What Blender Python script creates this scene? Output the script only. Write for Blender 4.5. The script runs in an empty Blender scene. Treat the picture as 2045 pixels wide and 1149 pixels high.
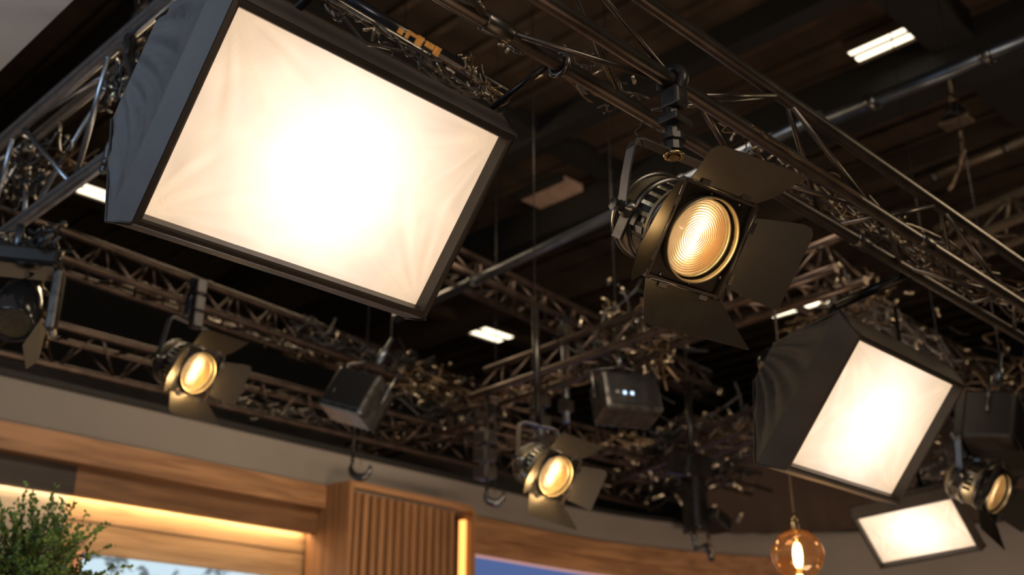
import bpy, bmesh, math, random
from mathutils import Vector, Matrix

S = bpy.context.scene
COL = S.collection
R_ = math.radians
random.seed(7)

# ------------------------------------------------------------------ camera
FPX = 2200.0                      # focal length in pixels of the 2045 x 1149 frame
PIT, AZ = R_(22.0), R_(44.8)
CAM = Vector((0, 0, 1.5))
FH = Vector((math.cos(AZ), math.sin(AZ), 0))
RIGHT = Vector((math.sin(AZ), -math.cos(AZ), 0))
FWD = FH * math.cos(PIT) + Vector((0, 0, math.sin(PIT)))
UP = RIGHT.cross(FWD)
cd = bpy.data.cameras.new('camera')
cam = bpy.data.objects.new('camera', cd)
COL.objects.link(cam)
m = Matrix((RIGHT, UP, -FWD)).transposed().to_4x4()
m.translation = CAM
cam.matrix_world = m
cd.sensor_width = 36.0
cd.lens = 36.0 * FPX / 2045.0
cd.clip_start = 0.05
cd.dof.use_dof = True
cd.dof.focus_distance = 2.95
cd.dof.aperture_fstop = 2.2
S.camera = cam
S.view_settings.view_transform = 'Standard'
S.view_settings.look = 'None'
S.view_settings.gamma = 1.0
S.view_settings.use_curve_mapping = False
S.view_settings.exposure = 0.0
S.cycles.use_denoising = True
S.cycles.caustics_reflective = False
S.cycles.caustics_refractive = False
S.cycles.sample_clamp_indirect = 4.0
S.cycles.max_bounces = 8

# ------------------------------------------------------------------ world and room lights
W = bpy.data.worlds.new('world'); S.world = W
W.use_nodes = True
W.node_tree.nodes['Background'].inputs[0].default_value = (1.0, 0.86, 0.72, 1)
W.node_tree.nodes['Background'].inputs[1].default_value = 0.012

def area(name, loc, target, size, size_y, col, power, spread=180):
    l = bpy.data.lights.new(name, 'AREA')
    l.shape = 'RECTANGLE'; l.size = size; l.size_y = size_y
    l.color = col; l.energy = power; l.spread = R_(spread)
    o = bpy.data.objects.new(name, l); COL.objects.link(o)
    o.location = loc
    o.rotation_euler = (Vector(target) - Vector(loc)).to_track_quat('-Z', 'Y').to_euler()
    return o
# warm studio key from the camera side of the set, washing the wooden wall
area('set_wash_light', (1.5, -1.5, 4.6), (6.5, 7.0, 2.9), 2.4, 1.2, (1.0, 0.80, 0.58), 70)
area('set_low_fill', (4.2, 2.6, 0.9), (6.2, 7.0, 3.2), 2.6, 0.8, (1.0, 0.78, 0.56), 75)  # unseen lamp added low down to brighten the set wall
area('set_high_fill', (4.0, 2.9, 4.9), (5.6, 7.0, 2.9), 2.6, 0.5, (1.0, 0.80, 0.58), 48, 130)  # unseen lamp added in the rig so the fascia shades the boards
area('cool_left_fill', (-1.4, 0.6, 3.4), (1.2, 2.6, 3.1), 0.8, 0.8, (0.90, 0.92, 1.0), 13)  # unseen cool fill added to lift the big softbox's left fabric
area('set_low_fill', (8.2, 2.2, 0.9), (11.0, 6.5, 3.3), 2.0, 0.8, (1.0, 0.76, 0.60), 75)  # second unseen low lamp, added for the right part of the wall
# added warm lamp near the floor, standing in for its bounce onto the rig
area('floor_bounce_light', (3.5, 0.5, 0.3), (3.6, 1.6, 4), 3.5, 2.5, (1.0, 0.62, 0.36), 27)
# unseen cool lamps on the left, giving the tubes blue rims
area('cool_side_light', (-0.9, 3.2, 3.7), (1.7, 4.6, 4.1), 1.2, 0.5, (0.55, 0.76, 1.0), 30)
area('cool_high_light', (-1.0, -2.5, 6.2), (4.0, 3.0, 3.3), 1.5, 0.6, (0.55, 0.76, 1.0), 30)
area('warm_right_light', (9.5, -0.5, 5.6), (6.0, 3.5, 3.5), 1.2, 0.8, (1.0, 0.74, 0.45), 40)
area('rig_backlight', (5.0, 8.4, 6.2), (5.0, 3.5, 3.6), 2.5, 0.6, (1.0, 0.74, 0.45), 38)

# ------------------------------------------------------------------ positions
def ray(px, py):
    return FWD + RIGHT * ((px - 1022.5) / FPX) - UP * ((py - 574.5) / FPX)
def atd(px, py, d):
    return CAM + ray(px, py) * d
def onp(px, py, ax, v):
    r = ray(px, py); return CAM + r * ((v - CAM[ax]) / r[ax])
def onx(px, py, v): return onp(px, py, 0, v)
def ony(px, py, v): return onp(px, py, 1, v)
def onz(px, py, v): return onp(px, py, 2, v)

# ------------------------------------------------------------------ mesh builder
class MB:
    def __init__(s): s.b = bmesh.new()
    def quad(s, pts):
        return s.b.faces.new([s.b.verts.new(p) for p in pts])
    def box(s, c, size, rot=None, bev=0.0):
        c = Vector(c); hx, hy, hz = [a / 2 for a in size]
        M = rot.to_3x3() if rot is not None else Matrix.Identity(3)
        v = [s.b.verts.new(c + M @ Vector((x, y, z))) for x in (-hx, hx) for y in (-hy, hy) for z in (-hz, hz)]
        fs = [s.b.faces.new([v[i] for i in f]) for f in ((0,1,3,2),(4,6,7,5),(0,4,5,1),(2,3,7,6),(0,2,6,4),(1,5,7,3))]
        if bev:
            es = list({e for f in fs for e in f.edges})
            bmesh.ops.bevel(s.b, geom=es, offset=bev, segments=2, affect='EDGES', profile=0.5)
        return s
    def tube(s, pts, r, n=10, cap=True, closed=False):
        pts = [Vector(p) for p in pts]; N = len(pts)
        rr = r if isinstance(r, (list, tuple)) else [r] * N
        rings = []; prev = None
        for i, p in enumerate(pts):
            if closed: t = pts[(i + 1) % N] - pts[i - 1]
            else: t = pts[min(i + 1, N - 1)] - pts[max(i - 1, 0)]
            t.normalize()
            if prev is None:
                a = Vector((0, 0, 1)) if abs(t.z) < 0.9 else Vector((1, 0, 0))
                u = t.cross(a).normalized()
            else:
                u = (prev - t * prev.dot(t))
                if u.length < 1e-6: u = t.orthogonal()
                u.normalize()
            prev = u; w = t.cross(u)
            rings.append([s.b.verts.new(p + (u * math.cos(2*math.pi*k/n) + w * math.sin(2*math.pi*k/n)) * rr[i]) for k in range(n)])
        L = N if closed else N - 1
        for i in range(L):
            A, B = rings[i], rings[(i + 1) % N]
            for k in range(n):
                f = s.b.faces.new((A[k], A[(k+1) % n], B[(k+1) % n], B[k])); f.smooth = True
        if cap and not closed:
            s.b.faces.new(list(reversed(rings[0]))); s.b.faces.new(rings[-1])
        return s
    def lathe(s, prof, M=None, n=40, smooth=True, caps=True):
        """prof: (radius, z) list turned about local z; M places it"""
        M = M or Matrix.Identity(4)
        rings = []
        for (r, z) in prof:
            if r < 1e-6: rings.append([s.b.verts.new(M @ Vector((0, 0, z)))])
            else: rings.append([s.b.verts.new(M @ Vector((r*math.cos(2*math.pi*k/n), r*math.sin(2*math.pi*k/n), z))) for k in range(n)])
        for A, B in zip(rings, rings[1:]):
            for k in range(n):
                if len(A) == 1 and len(B) == 1: continue
                if len(A) == 1: f = s.b.faces.new((A[0], B[k], B[(k+1) % n]))
                elif len(B) == 1: f = s.b.faces.new((A[k], B[0], A[(k+1) % n]))
                else: f = s.b.faces.new((A[k], B[k], B[(k+1) % n], A[(k+1) % n]))
                f.smooth = smooth
        return s
    def plate(s, pts, thick, nrm=None):
        """flat polygon given real thickness"""
        pts = [Vector(p) for p in pts]
        if nrm is None: nrm = (pts[1] - pts[0]).cross(pts[2] - pts[1]).normalized()
        a = [s.b.verts.new(p + nrm * thick / 2) for p in pts]
        b = [s.b.verts.new(p - nrm * thick / 2) for p in pts]
        s.b.faces.new(a); s.b.faces.new(list(reversed(b)))
        for i in range(len(pts)):
            j = (i + 1) % len(pts)
            s.b.faces.new((a[i], b[i], b[j], a[j]))
        return s
    def loops(s, loops, smooth=False, closed=True):
        """skin a list of equal-length loops"""
        vs = [[s.b.verts.new(p) for p in L] for L in loops]
        n = len(vs[0])
        for A, B in zip(vs, vs[1:]):
            for k in range(n if closed else n - 1):
                f = s.b.faces.new((A[k], A[(k+1) % n], B[(k+1) % n], B[k])); f.smooth = smooth
        return s
    def build(s, name, mat, parent=None, world=False, matrix=None):
        me = bpy.data.meshes.new(name)
        bmesh.ops.recalc_face_normals(s.b, faces=s.b.faces)
        if matrix is not None: s.b.transform(matrix)
        if parent is not None and world: s.b.transform(ORI[parent.name].inverted())
        if parent is None and not world:
            # origin at the middle of the base
            vs = [v.co for v in s.b.verts]
            o_ = Vector((sum(v.x for v in vs)/len(vs), sum(v.y for v in vs)/len(vs), min(v.z for v in vs)))
            s.b.transform(Matrix.Translation(-o_))
        else: o_ = None
        s.b.to_mesh(me); s.b.free()
        if isinstance(mat, (list, tuple)):
            for q in mat: me.materials.append(q)
        else: me.materials.append(mat)
        o = bpy.data.objects.new(name, me); COL.objects.link(o)
        if parent is not None: o.parent = parent
        elif o_ is not None: o.location = o_
        return o
ORI = {}
def thing(name, label, cat, M, group=None):
    o = bpy.data.objects.new(name, None); COL.objects.link(o)
    if isinstance(M, Vector): M = Matrix.Translation(M)
    o.matrix_world = M; ORI[o.name] = M.copy()
    o.empty_display_size = 0.1
    o['label'] = label; o['category'] = cat
    if group: o['group'] = group
    return o
def tag(o, label, cat, group=None, kind=None):
    o['label'] = label; o['category'] = cat
    if group: o['group'] = group
    if kind: o['kind'] = kind
    return o
def struct(o): o['kind'] = 'structure'; return o
def copy_tree(o, parent=None):
    c = o.copy(); COL.objects.link(c); c.parent = parent
    for ch in list(o.children): copy_tree(ch, c)
    return c

# ------------------------------------------------------------------ materials
def mat(name, base=(0.5, 0.5, 0.5), rough=0.5, metal=0.0, noise=0.0, nscale=8.0, stretch=(1, 1, 1), bump=0.0, bscale=None, spec=None, coat=0.0, trans=0.0, emis=None, estr=0.0, rvar=0.0, sheen=0.0):
    M = bpy.data.materials.new(name); M.use_nodes = True
    nt = M.node_tree; b = nt.nodes['Principled BSDF']
    b.inputs['Base Color'].default_value = (*base, 1)
    b.inputs['Roughness'].default_value = rough
    b.inputs['Metallic'].default_value = metal
    if spec is not None: b.inputs['Specular IOR Level'].default_value = spec
    if coat: b.inputs['Coat Weight'].default_value = coat; b.inputs['Coat Roughness'].default_value = 0.15
    if sheen: b.inputs['Sheen Weight'].default_value = sheen
    if trans: b.inputs['Transmission Weight'].default_value = trans
    if emis: b.inputs['Emission Color'].default_value = (*emis, 1); b.inputs['Emission Strength'].default_value = estr
    tc = nt.nodes.new('ShaderNodeTexCoord'); mp = nt.nodes.new('ShaderNodeMapping')
    mp.inputs['Scale'].default_value = stretch
    nt.links.new(tc.outputs['Object'], mp.inputs[0])
    if noise or bump or rvar:
        n = nt.nodes.new('ShaderNodeTexNoise'); n.inputs['Scale'].default_value = nscale
        n.inputs['Detail'].default_value = 6
        nt.links.new(mp.outputs[0], n.inputs['Vector'])
        if noise:
            r = nt.nodes.new('ShaderNodeValToRGB')
            r.color_ramp.elements[0].position = 0.3; r.color_ramp.elements[1].position = 0.72
            r.color_ramp.elements[0].color = (*[c * (1 - noise) for c in base], 1)
            r.color_ramp.elements[1].color = (*[min(1, c * (1 + noise)) for c in base], 1)
            nt.links.new(n.outputs['Fac'], r.inputs[0]); nt.links.new(r.outputs[0], b.inputs['Base Color'])
        if rvar:
            q = nt.nodes.new('ShaderNodeMapRange')
            q.inputs['To Min'].default_value = max(0.02, rough - rvar); q.inputs['To Max'].default_value = min(1, rough + rvar)
            nt.links.new(n.outputs['Fac'], q.inputs[0]); nt.links.new(q.outputs[0], b.inputs['Roughness'])
        if bump:
            n2 = n
            if bscale:
                n2 = nt.nodes.new('ShaderNodeTexNoise'); n2.inputs['Scale'].default_value = bscale
                nt.links.new(mp.outputs[0], n2.inputs['Vector'])
            bp = nt.nodes.new('ShaderNodeBump'); bp.inputs['Strength'].default_value = bump; bp.inputs['Distance'].default_value = 0.01
            nt.links.new(n2.outputs['Fac'], bp.inputs['Height']); nt.links.new(bp.outputs[0], b.inputs['Normal'])
    return M

def emission(name, col, s):
    M = bpy.data.materials.new(name); M.use_nodes = True; nt = M.node_tree
    nt.nodes.remove(nt.nodes['Principled BSDF'])
    e = nt.nodes.new('ShaderNodeEmission'); e.inputs[0].default_value = (*col, 1); e.inputs[1].default_value = s
    nt.links.new(e.outputs[0], nt.nodes['Material Output'].inputs[0])
    return M

def wood(name, c0, c1, axis='x', rough=0.5):
    M = bpy.data.materials.new(name); M.use_nodes = True; nt = M.node_tree; b = nt.nodes['Principled BSDF']
    tc = nt.nodes.new('ShaderNodeTexCoord'); mp = nt.nodes.new('ShaderNodeMapping')
    sc = {'x': (0.5, 6, 9), 'z': (9, 9, 0.5)}[axis]
    mp.inputs['Scale'].default_value = sc
    nt.links.new(tc.outputs['Object'], mp.inputs[0])
    n = nt.nodes.new('ShaderNodeTexNoise'); n.inputs['Scale'].default_value = 2.2; n.inputs['Detail'].default_value = 8
    n.inputs['Distortion'].default_value = 0.6
    nt.links.new(mp.outputs[0], n.inputs['Vector'])
    r = nt.nodes.new('ShaderNodeValToRGB')
    r.color_ramp.elements[0].position = 0.36; r.color_ramp.elements[1].position = 0.64
    r.color_ramp.elements[0].color = (*c0, 1); r.color_ramp.elements[1].color = (*c1, 1)
    nt.links.new(n.outputs['Fac'], r.inputs[0]); nt.links.new(r.outputs[0], b.inputs['Base Color'])
    b.inputs['Roughness'].default_value = rough
    return M

BLACK = mat('black_painted_steel', (0.026, 0.023, 0.021), 0.34, 0.75, noise=0.3, nscale=14, rvar=0.10)
TUBE = mat('gunmetal_truss_tube', (0.12, 0.105, 0.096), 0.33, 0.9, noise=0.25, nscale=9, rvar=0.08, bump=0.05)
FARTUBE = mat('dark_truss_tube', (0.085, 0.060, 0.048), 0.38, 0.85, noise=0.35, nscale=8, rvar=0.1)
BLUETUBE = mat('worn_steel_tube', (0.12, 0.135, 0.16), 0.36, 0.9, noise=0.2, nscale=12)
DOOR = mat('barn_door_black', (0.024, 0.020, 0.016), 0.42, 0.3, noise=0.12, nscale=30, bump=0.02)
STEEL = mat('brushed_steel', (0.30, 0.29, 0.27), 0.28, 1.0, noise=0.3, nscale=14, stretch=(10, 10, 1), bump=0.15)
DSTEEL = mat('dark_steel', (0.12, 0.115, 0.11), 0.3, 0.9, noise=0.3, nscale=20, rvar=0.12)
BRASS = mat('aged_chrome_housing', (0.50, 0.43, 0.28), 0.36, 0.85, noise=0.35, nscale=5, stretch=(1, 1, 14), bump=0.2)
MIRROR = mat('polished_reflector', (0.9, 0.82, 0.66), 0.14, 1.0)
FABRIC = mat('black_nylon_fabric', (0.070, 0.060, 0.062), 0.6, 0.0, noise=0.25, nscale=5, bump=1.0, bscale=4.0, sheen=0.15)
FABRIC2 = mat('dark_brown_nylon', (0.060, 0.045, 0.034), 0.65, 0.0, noise=0.25, nscale=5, bump=0.7, bscale=3.0)
LINER = mat('silver_liner', (0.75, 0.72, 0.68), 0.45, 0.4)
LIP = mat('satin_black_lip', (0.024, 0.019, 0.016), 0.45, 0.1, noise=0.2, nscale=9)
GLOSSBLACK = mat('gloss_black_plastic', (0.012, 0.012, 0.013), 0.18, 0.0, coat=0.6)
RUBBER = mat('black_rubber_cable', (0.018, 0.017, 0.017), 0.35)
CABLE_TAN = mat('tan_cable', (0.13, 0.085, 0.042), 0.27, 0.6, coat=0.4, noise=0.7, nscale=3)
CABLE_GREY = mat('grey_cable', (0.08, 0.072, 0.068), 0.28, 0.3, coat=0.4, noise=0.6, nscale=3)
CABLE_GOLD = mat('brass_hook_metal', (0.50, 0.38, 0.20), 0.25, 0.9)
GREYWALL = mat('warm_grey_plaster', (0.215, 0.187, 0.158), 0.85, noise=0.07, nscale=1.3, bump=0.1, bscale=20)
SOFFIT = mat('cool_grey_plaster', (0.55, 0.54, 0.53), 0.85, noise=0.04, nscale=1.2)
VOID = mat('black_void', (0.010, 0.009, 0.008), 0.9)
MASKING = mat('dusty_brown_masking', (0.075, 0.062, 0.052), 0.9, noise=0.35, nscale=2.5)
DRAPE = mat('dark_brown_drape', (0.050, 0.030, 0.020), 0.95, noise=0.2, nscale=1.5)
OAK = wood('oak_veneer', (0.22, 0.105, 0.045), (0.40, 0.205, 0.092))
OAKSHADE = wood('shaded_oak_board', (0.12, 0.054, 0.021), (0.20, 0.095, 0.038))  # oak with the shade under the fascia put into its colour
WALNUT = wood('walnut_veneer', (0.018, 0.011, 0.007), (0.038, 0.024, 0.016))
OAKLIGHT = wood('pale_oak_wall', (0.30, 0.175, 0.085), (0.46, 0.28, 0.14))
GREYOAK = wood('greyed_oak_wall', (0.20, 0.165, 0.135), (0.30, 0.25, 0.205))
OAKV = wood('oak_slat', (0.21, 0.098, 0.040), (0.33, 0.160, 0.07), 'z')
CONCRETE = mat('dark_stained_ceiling', (0.040, 0.023, 0.012), 0.9, noise=0.55, nscale=0.9, stretch=(1, 3.2, 1), bump=0.4)
BEAM = mat('dark_beam_paint', (0.007, 0.006, 0.005), 0.7)
BROWNBEAM = mat('brown_painted_beam', (0.045, 0.029, 0.016), 0.8, noise=0.3, nscale=2)
CONDUIT = mat('galvanised_conduit', (0.15, 0.115, 0.08), 0.4, 0.6, noise=0.25, nscale=6)
FLOOR = mat('studio_floor', (0.22, 0.17, 0.13), 0.4, noise=0.1, nscale=3)
POT = mat('clay_pot', (0.25, 0.22, 0.2), 0.6)
BARK = mat('plant_stem_bark', (0.10, 0.07, 0.04), 0.8, noise=0.3)
LEAF = mat('small_green_leaf', (0.17, 0.26, 0.05), 0.45, noise=0.75, nscale=9)
TUBELIGHT = emission('fluorescent_tube', (1.0, 0.86, 0.62), 2.6)
LED = emission('warm_led_strip', (1.0, 0.72, 0.40), 30.0)
LEDORANGE = emission('orange_led_strip', (1.0, 0.42, 0.10), 2.4)
FILAMENT = emission('filament_glow', (1.0, 0.55, 0.17), 26.0)
BLUEGLINT = emission('blue_glint_dots', (0.55, 0.75, 1.0), 2.2)
BULBGLOW = emission('halogen_bulb_glow', (1.0, 0.80, 0.55), 60.0)

def cloth_mat(name, half_w, half_h, edge=0.85, core=1.6):
    """glowing front diffuser of a softbox: lamp falloff and wrinkle shading painted into its emission"""
    M = bpy.data.materials.new(name); M.use_nodes = True; nt = M.node_tree
    N = nt.nodes; Lk = nt.links
    N.remove(N['Principled BSDF'])
    tc = N.new('ShaderNodeTexCoord')
    sx = N.new('ShaderNodeSeparateXYZ'); Lk.new(tc.outputs['Object'], sx.inputs[0])
    def mth(op, a, b=None):
        q = N.new('ShaderNodeMath'); q.operation = op
        for i, v in enumerate((a, b)):
            if v is None: continue
            if isinstance(v, (int, float)): q.inputs[i].default_value = v
            else: Lk.new(v, q.inputs[i])
        return q.outputs[0]
    u = mth('DIVIDE', sx.outputs[0], half_w); v = mth('DIVIDE', sx.outputs[1], half_h)
    r2 = mth('ADD', mth('POWER', mth('ABSOLUTE', u), 2.0), mth('POWER', mth('ABSOLUTE', v), 2.0))
    lamp = mth('DIVIDE', 1.0, mth('POWER', mth('ADD', 1.0, mth('MULTIPLY', r2, 0.9)), 1.5))
    # wrinkle shading painted into the glow by noise
    n = N.new('ShaderNodeTexNoise'); n.inputs['Scale'].default_value = 5.0; n.inputs['Detail'].default_value = 3; n.inputs['Distortion'].default_value = 1.6
    Lk.new(tc.outputs['Object'], n.inputs['Vector'])
    crease_shade = mth('MULTIPLY', mth('SUBTRACT', n.outputs['Fac'], 0.5), 0.85)
    st = mth('ADD', edge, mth('MULTIPLY', lamp, core))
    st = mth('MULTIPLY', st, mth('ADD', 1.0, crease_shade))
    e = N.new('ShaderNodeEmission'); e.inputs[0].default_value = (1.0, 0.68, 0.40, 1)
    Lk.new(st, e.inputs[1])
    t = N.new('ShaderNodeBsdfTranslucent'); t.inputs[0].default_value = (0.75, 0.74, 0.73, 1)
    d = N.new('ShaderNodeBsdfDiffuse'); d.inputs[0].default_value = (0.6, 0.58, 0.55, 1)
    mx = N.new('ShaderNodeMixShader'); Lk.new(t.outputs[0], mx.inputs[1]); Lk.new(d.outputs[0], mx.inputs[2])
    ad = N.new('ShaderNodeAddShader'); Lk.new(mx.outputs[0], ad.inputs[0]); Lk.new(e.outputs[0], ad.inputs[1])
    Lk.new(ad.outputs[0], N['Material Output'].inputs[0])
    return M

def glass_mat(name, col, rough, glow=None, gstr=0.0):
    M = bpy.data.materials.new(name); M.use_nodes = True; nt = M.node_tree; N = nt.nodes; Lk = nt.links
    N.remove(N['Principled BSDF'])
    g = N.new('ShaderNodeBsdfGlass'); g.inputs['Color'].default_value = (*col, 1); g.inputs['Roughness'].default_value = rough
    g.inputs['IOR'].default_value = 1.45
    out = g.outputs[0]
    if glow:
        e = N.new('ShaderNodeEmission'); e.inputs[0].default_value = (*glow, 1); e.inputs[1].default_value = gstr
        ad = N.new('ShaderNodeAddShader'); Lk.new(out, ad.inputs[0]); Lk.new(e.outputs[0], ad.inputs[1]); out = ad.outputs[0]
    Lk.new(out, N['Material Output'].inputs[0])
    return M
LENSGLASS = glass_mat('stepped_lens_glass', (1.0, 0.95, 0.86), 0.07, (1.0, 0.66, 0.32), 0.24)
def thin_glass(name, col, refl):
    M = bpy.data.materials.new(name); M.use_nodes = True; nt = M.node_tree; N = nt.nodes; Lk = nt.links
    N.remove(N['Principled BSDF'])
    t = N.new('ShaderNodeBsdfTransparent'); t.inputs[0].default_value = (*col, 1)
    g = N.new('ShaderNodeBsdfGlossy'); g.inputs['Roughness'].default_value = 0.04; g.inputs[0].default_value = (1.0, 0.75, 0.5, 1)
    f = N.new('ShaderNodeLayerWeight'); f.inputs[0].default_value = refl
    mx = N.new('ShaderNodeMixShader'); Lk.new(f.outputs['Facing'], mx.inputs[0]); Lk.new(t.outputs[0], mx.inputs[1]); Lk.new(g.outputs[0], mx.inputs[2])
    tl = N.new('ShaderNodeBsdfTranslucent'); tl.inputs[0].default_value = (1.0, 0.50, 0.20, 1)
    m2 = N.new('ShaderNodeMixShader'); m2.inputs[0].default_value = 0.03; Lk.new(mx.outputs[0], m2.inputs[1]); Lk.new(tl.outputs[0], m2.inputs[2]); mx = m2
    Lk.new(mx.outputs[0], N['Material Output'].inputs[0])
    return M
AMBERGLASS = thin_glass('amber_bulb_glass', (1.0, 0.84, 0.68), 0.18)

# ================================================================== SETTING
CZ = 7.0
mb = MB(); mb.box((5, 4, -0.05), (30, 26, 0.1)); struct(mb.build('floor', FLOOR))
mb = MB(); mb.box((5, 4, CZ + 0.05), (30, 26, 0.1)); struct(mb.build('ceiling', CONCRETE))
# far walls of the hall, black colour standing in for its darkness
mb = MB(); mb.box((5, 13.0, 3.5), (30, 0.1, 7.0)); struct(mb.build('wall_far', VOID))
mb = MB(); mb.box((16.5, 4, 3.5), (0.1, 18, 7.0)); struct(mb.build('wall_right', VOID))

# curved set wall footprint (back wall running along x, sweeping round into the right wall)
def catmull(P, n):
    out = []
    P = [Vector((*p, 0)) for p in P]
    for i in range(len(P) - 1):
        p0 = P[max(i-1, 0)]; p1 = P[i]; p2 = P[i+1]; p3 = P[min(i+2, len(P)-1)]
        for k in range(n):
            t = k / n
            out.append(0.5*((2*p1) + (-p0+p2)*t + (2*p0-5*p1+4*p2-p3)*t*t + (-p0+3*p1-3*p2+p3)*t**3))
    out.append(P[-1]); return out
WSL = 0.067                        # the back wall is set a few degrees off the truss direction
def yw(x): return 6.87 + WSL * (x - 2.43)
FOOT = [Vector((x, yw(x), 0)) for x in [-2 + 0.5 * i for i in range(18)]] + catmull([(7.0, yw(7.0)), (8.2, 7.25), (9.1, 7.18), (9.9, 6.98), (10.7, 6.66), (11.25, 6.25), (11.6, 5.7), (11.82, 5.0), (12.03, 4.3), (12.5, 2.4)], 8)
def offs(path, d):
    out = []
    for i, p in enumerate(path):
        t = (path[min(i+1, len(path)-1)] - path[max(i-1, 0)]).normalized()
        n = Vector((t.y, -t.x, 0))       # towards the room
        out.append(p + n * d)
    return out
def sweep(path, prof):
    """prof: closed list of (offset towards room, z)"""
    mb = MB(); L = []
    rails = [offs(path, d) for d, z in prof]
    for i in range(len(path)):
        L.append([Vector((rails[k][i].x, rails[k][i].y, prof[k][1])) for k in range(len(prof))])
    mb.loops(L)
    mb.b.faces.new([mb.b.verts.new(p) for p in L[0]]); mb.b.faces.new([mb.b.verts.new(p) for p in L[-1]])
    return mb
def rect(d0, d1, z0, z1): return [(d0, z0), (d1, z0), (d1, z1), (d0, z1)]
def sub(x0, x1):
    return [p for p in FOOT if x0 - 1e-6 <= p.x <= x1 + 1e-6]
def pathx(x0, x1):
    """piece of the wall footprint between two x values"""
    def at(x):
        for a, b in zip(FOOT, FOOT[1:]):
            if a.x <= x <= b.x: return a.lerp(b, (x - a.x) / max(b.x - a.x, 1e-6))
        return FOOT[-1].copy()
    return [at(x0)] + [p for p in FOOT if x0 + 0.02 < p.x < x1 - 0.02] + [at(x1)]
struct(sweep(FOOT, rect(-0.50, 0.0, 3.27, 3.56)).build('wall_back', GREYWALL))
struct(sweep(FOOT, rect(-0.52, 0.03, 3.56, 3.60)).build('trim_1', BEAM))
struct(sweep(pathx(-2, 10.95), rect(-0.45, 0.045, 3.10, 3.27)).build('trim_2', OAK))        # fascia
struct(sweep(pathx(10.95, 12.5), rect(-0.45, 0.0, 2.98, 3.27)).build('trim_3', GREYWALL))
struct(sweep(pathx(10.95, 12.5), rect(-0.45, 0.03, 2.93, 2.98)).build('trim_4', mat('cream_ledge', (0.6, 0.5, 0.38), 0.6)))
struct(sweep(pathx(10.95, 12.5), rect(-0.45, 0.0, 0.0, 2.93)).build('wall_side', GREYWALL))
# left bay: recessed board, light slot, washed wall
struct(sweep(pathx(-2, 3.02), rect(-0.12, -0.05, 2.915, 3.10)).build('trim_5', WALNUT))
struct(sweep(pathx(3.02, 5.3), rect(-0.12, -0.045, 2.915, 3.10)).build('trim_6', OAKSHADE))
struct(sweep(pathx(-2, 3.06), rect(-0.45, -0.20, 0.0, 3.10)).build('wall_left', GREYOAK))
struct(sweep(pathx(3.06, 8.9), rect(-0.45, -0.20, 2.79, 3.10)).build('trim_7', OAKLIGHT))
struct(sweep(pathx(3.06, 8.9), rect(-0.45, -0.205, 0.0, 2.786)).build('trim_8', OAKLIGHT))
struct(sweep(pathx(8.9, 10.93), rect(-0.45, 0.0, 0.0, 3.10)).build('trim_9', OAK))
o = sweep(pathx(-2, 5.0), rect(-0.185, -0.135, 2.948, 2.958)).build('led_strip', LED)
tag(o, 'warm white light strip glowing in the slot under the recessed boards', 'light strip')
# flats above the set wall, dim, behind the truss
struct(sweep(pathx(-2, 8.6), rect(-1.25, -1.20, 3.4, 4.10)).build('wall_upper', MASKING))
# grey bulkhead high on the left
P = onz(72, 72, 4.2)
mb = MB(); mb.box((P.x - 1.5, 4.0, 4.35), (3.0, 9.0, 0.3)); struct(mb.build('trim_10', SOFFIT))

# slatted oak box standing proud of the wall
BX = Matrix.Translation((5.03, 6.72, 0)) @ Matrix.Rotation(math.atan(WSL), 4, 'Z')
t = thing('slatted_wall_cabinet', 'tall oak box with vertical slats on its front and an orange glowing right edge', 'cabinet', BX)
mb = MB(); mb.box((0.02, 0.24, 1.64), (0.04, 0.48, 3.28)); mb.build('side_panel', OAKV, t)
mb = MB(); mb.box((1.38, 0.24, 1.62), (0.04, 0.48, 3.24)); mb.build('side_panel', OAKV, t)
mb = MB(); mb.box((0.70, 0.03, 3.255), (1.32, 0.06, 0.05)); mb.build('top_rail', OAK, t)
mb = MB(); mb.box((0.70, 0.20, 1.60), (1.32, 0.03, 3.2)); mb.build('back_panel', WALNUT, t)  # dark veneer puts the shade of the slat gaps into its colour
for k in range(13):
    mb = MB(); mb.box((0.105 + k * 0.0865, 0.06, 1.61), (0.042, 0.07, 3.19)); mb.build('slat', OAKV, t)
mb = MB(); mb.box((1.325, 0.08, 1.60), (0.034, 0.05, 3.12)); q = mb.build('light_strip', LEDORANGE, t); q['label'] = 'glowing orange light strip'

# screens on the wall
def screen_mat():
    M = bpy.data.materials.new('city_picture_screen'); M.use_nodes = True; nt = M.node_tree; N = nt.nodes; Lk = nt.links
    b = N['Principled BSDF']; b.inputs['Base Color'].default_value = (0.02, 0.02, 0.02, 1); b.inputs['Roughness'].default_value = 0.2
    tc = N.new('ShaderNodeTexCoord'); mp = N.new('ShaderNodeMapping'); mp.inputs['Scale'].default_value = (5, 1, 9)
    Lk.new(tc.outputs['Object'], mp.inputs[0])
    n = N.new('ShaderNodeTexNoise'); n.inputs['Scale'].default_value = 1.6; Lk.new(mp.outputs[0], n.inputs['Vector'])
    r = N.new('ShaderNodeValToRGB'); E_ = r.color_ramp.elements
    E_[0].position = 0.40; E_[0].color = (0.13, 0.17, 0.19, 1); E_[1].position = 0.50; E_[1].color = (0.62, 0.80, 0.90, 1)
    Lk.new(n.outputs['Fac'], r.inputs[0]); Lk.new(r.outputs[0], b.inputs['Emission Color']); b.inputs['Emission Strength'].default_value = 1.0
    return M
a = pathx(3.66, 4.95)
t = thing('city_view_screen', 'bright wall screen showing a pale blue city view behind the plant', 'screen', Vector((4.3, yw(4.3) - 0.15, 1.2)))
sweep(pathx(3.20, 4.95), rect(-0.20, -0.165, 1.2, 2.575)).build('screen_panel', screen_mat(), t, world=True)
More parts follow.
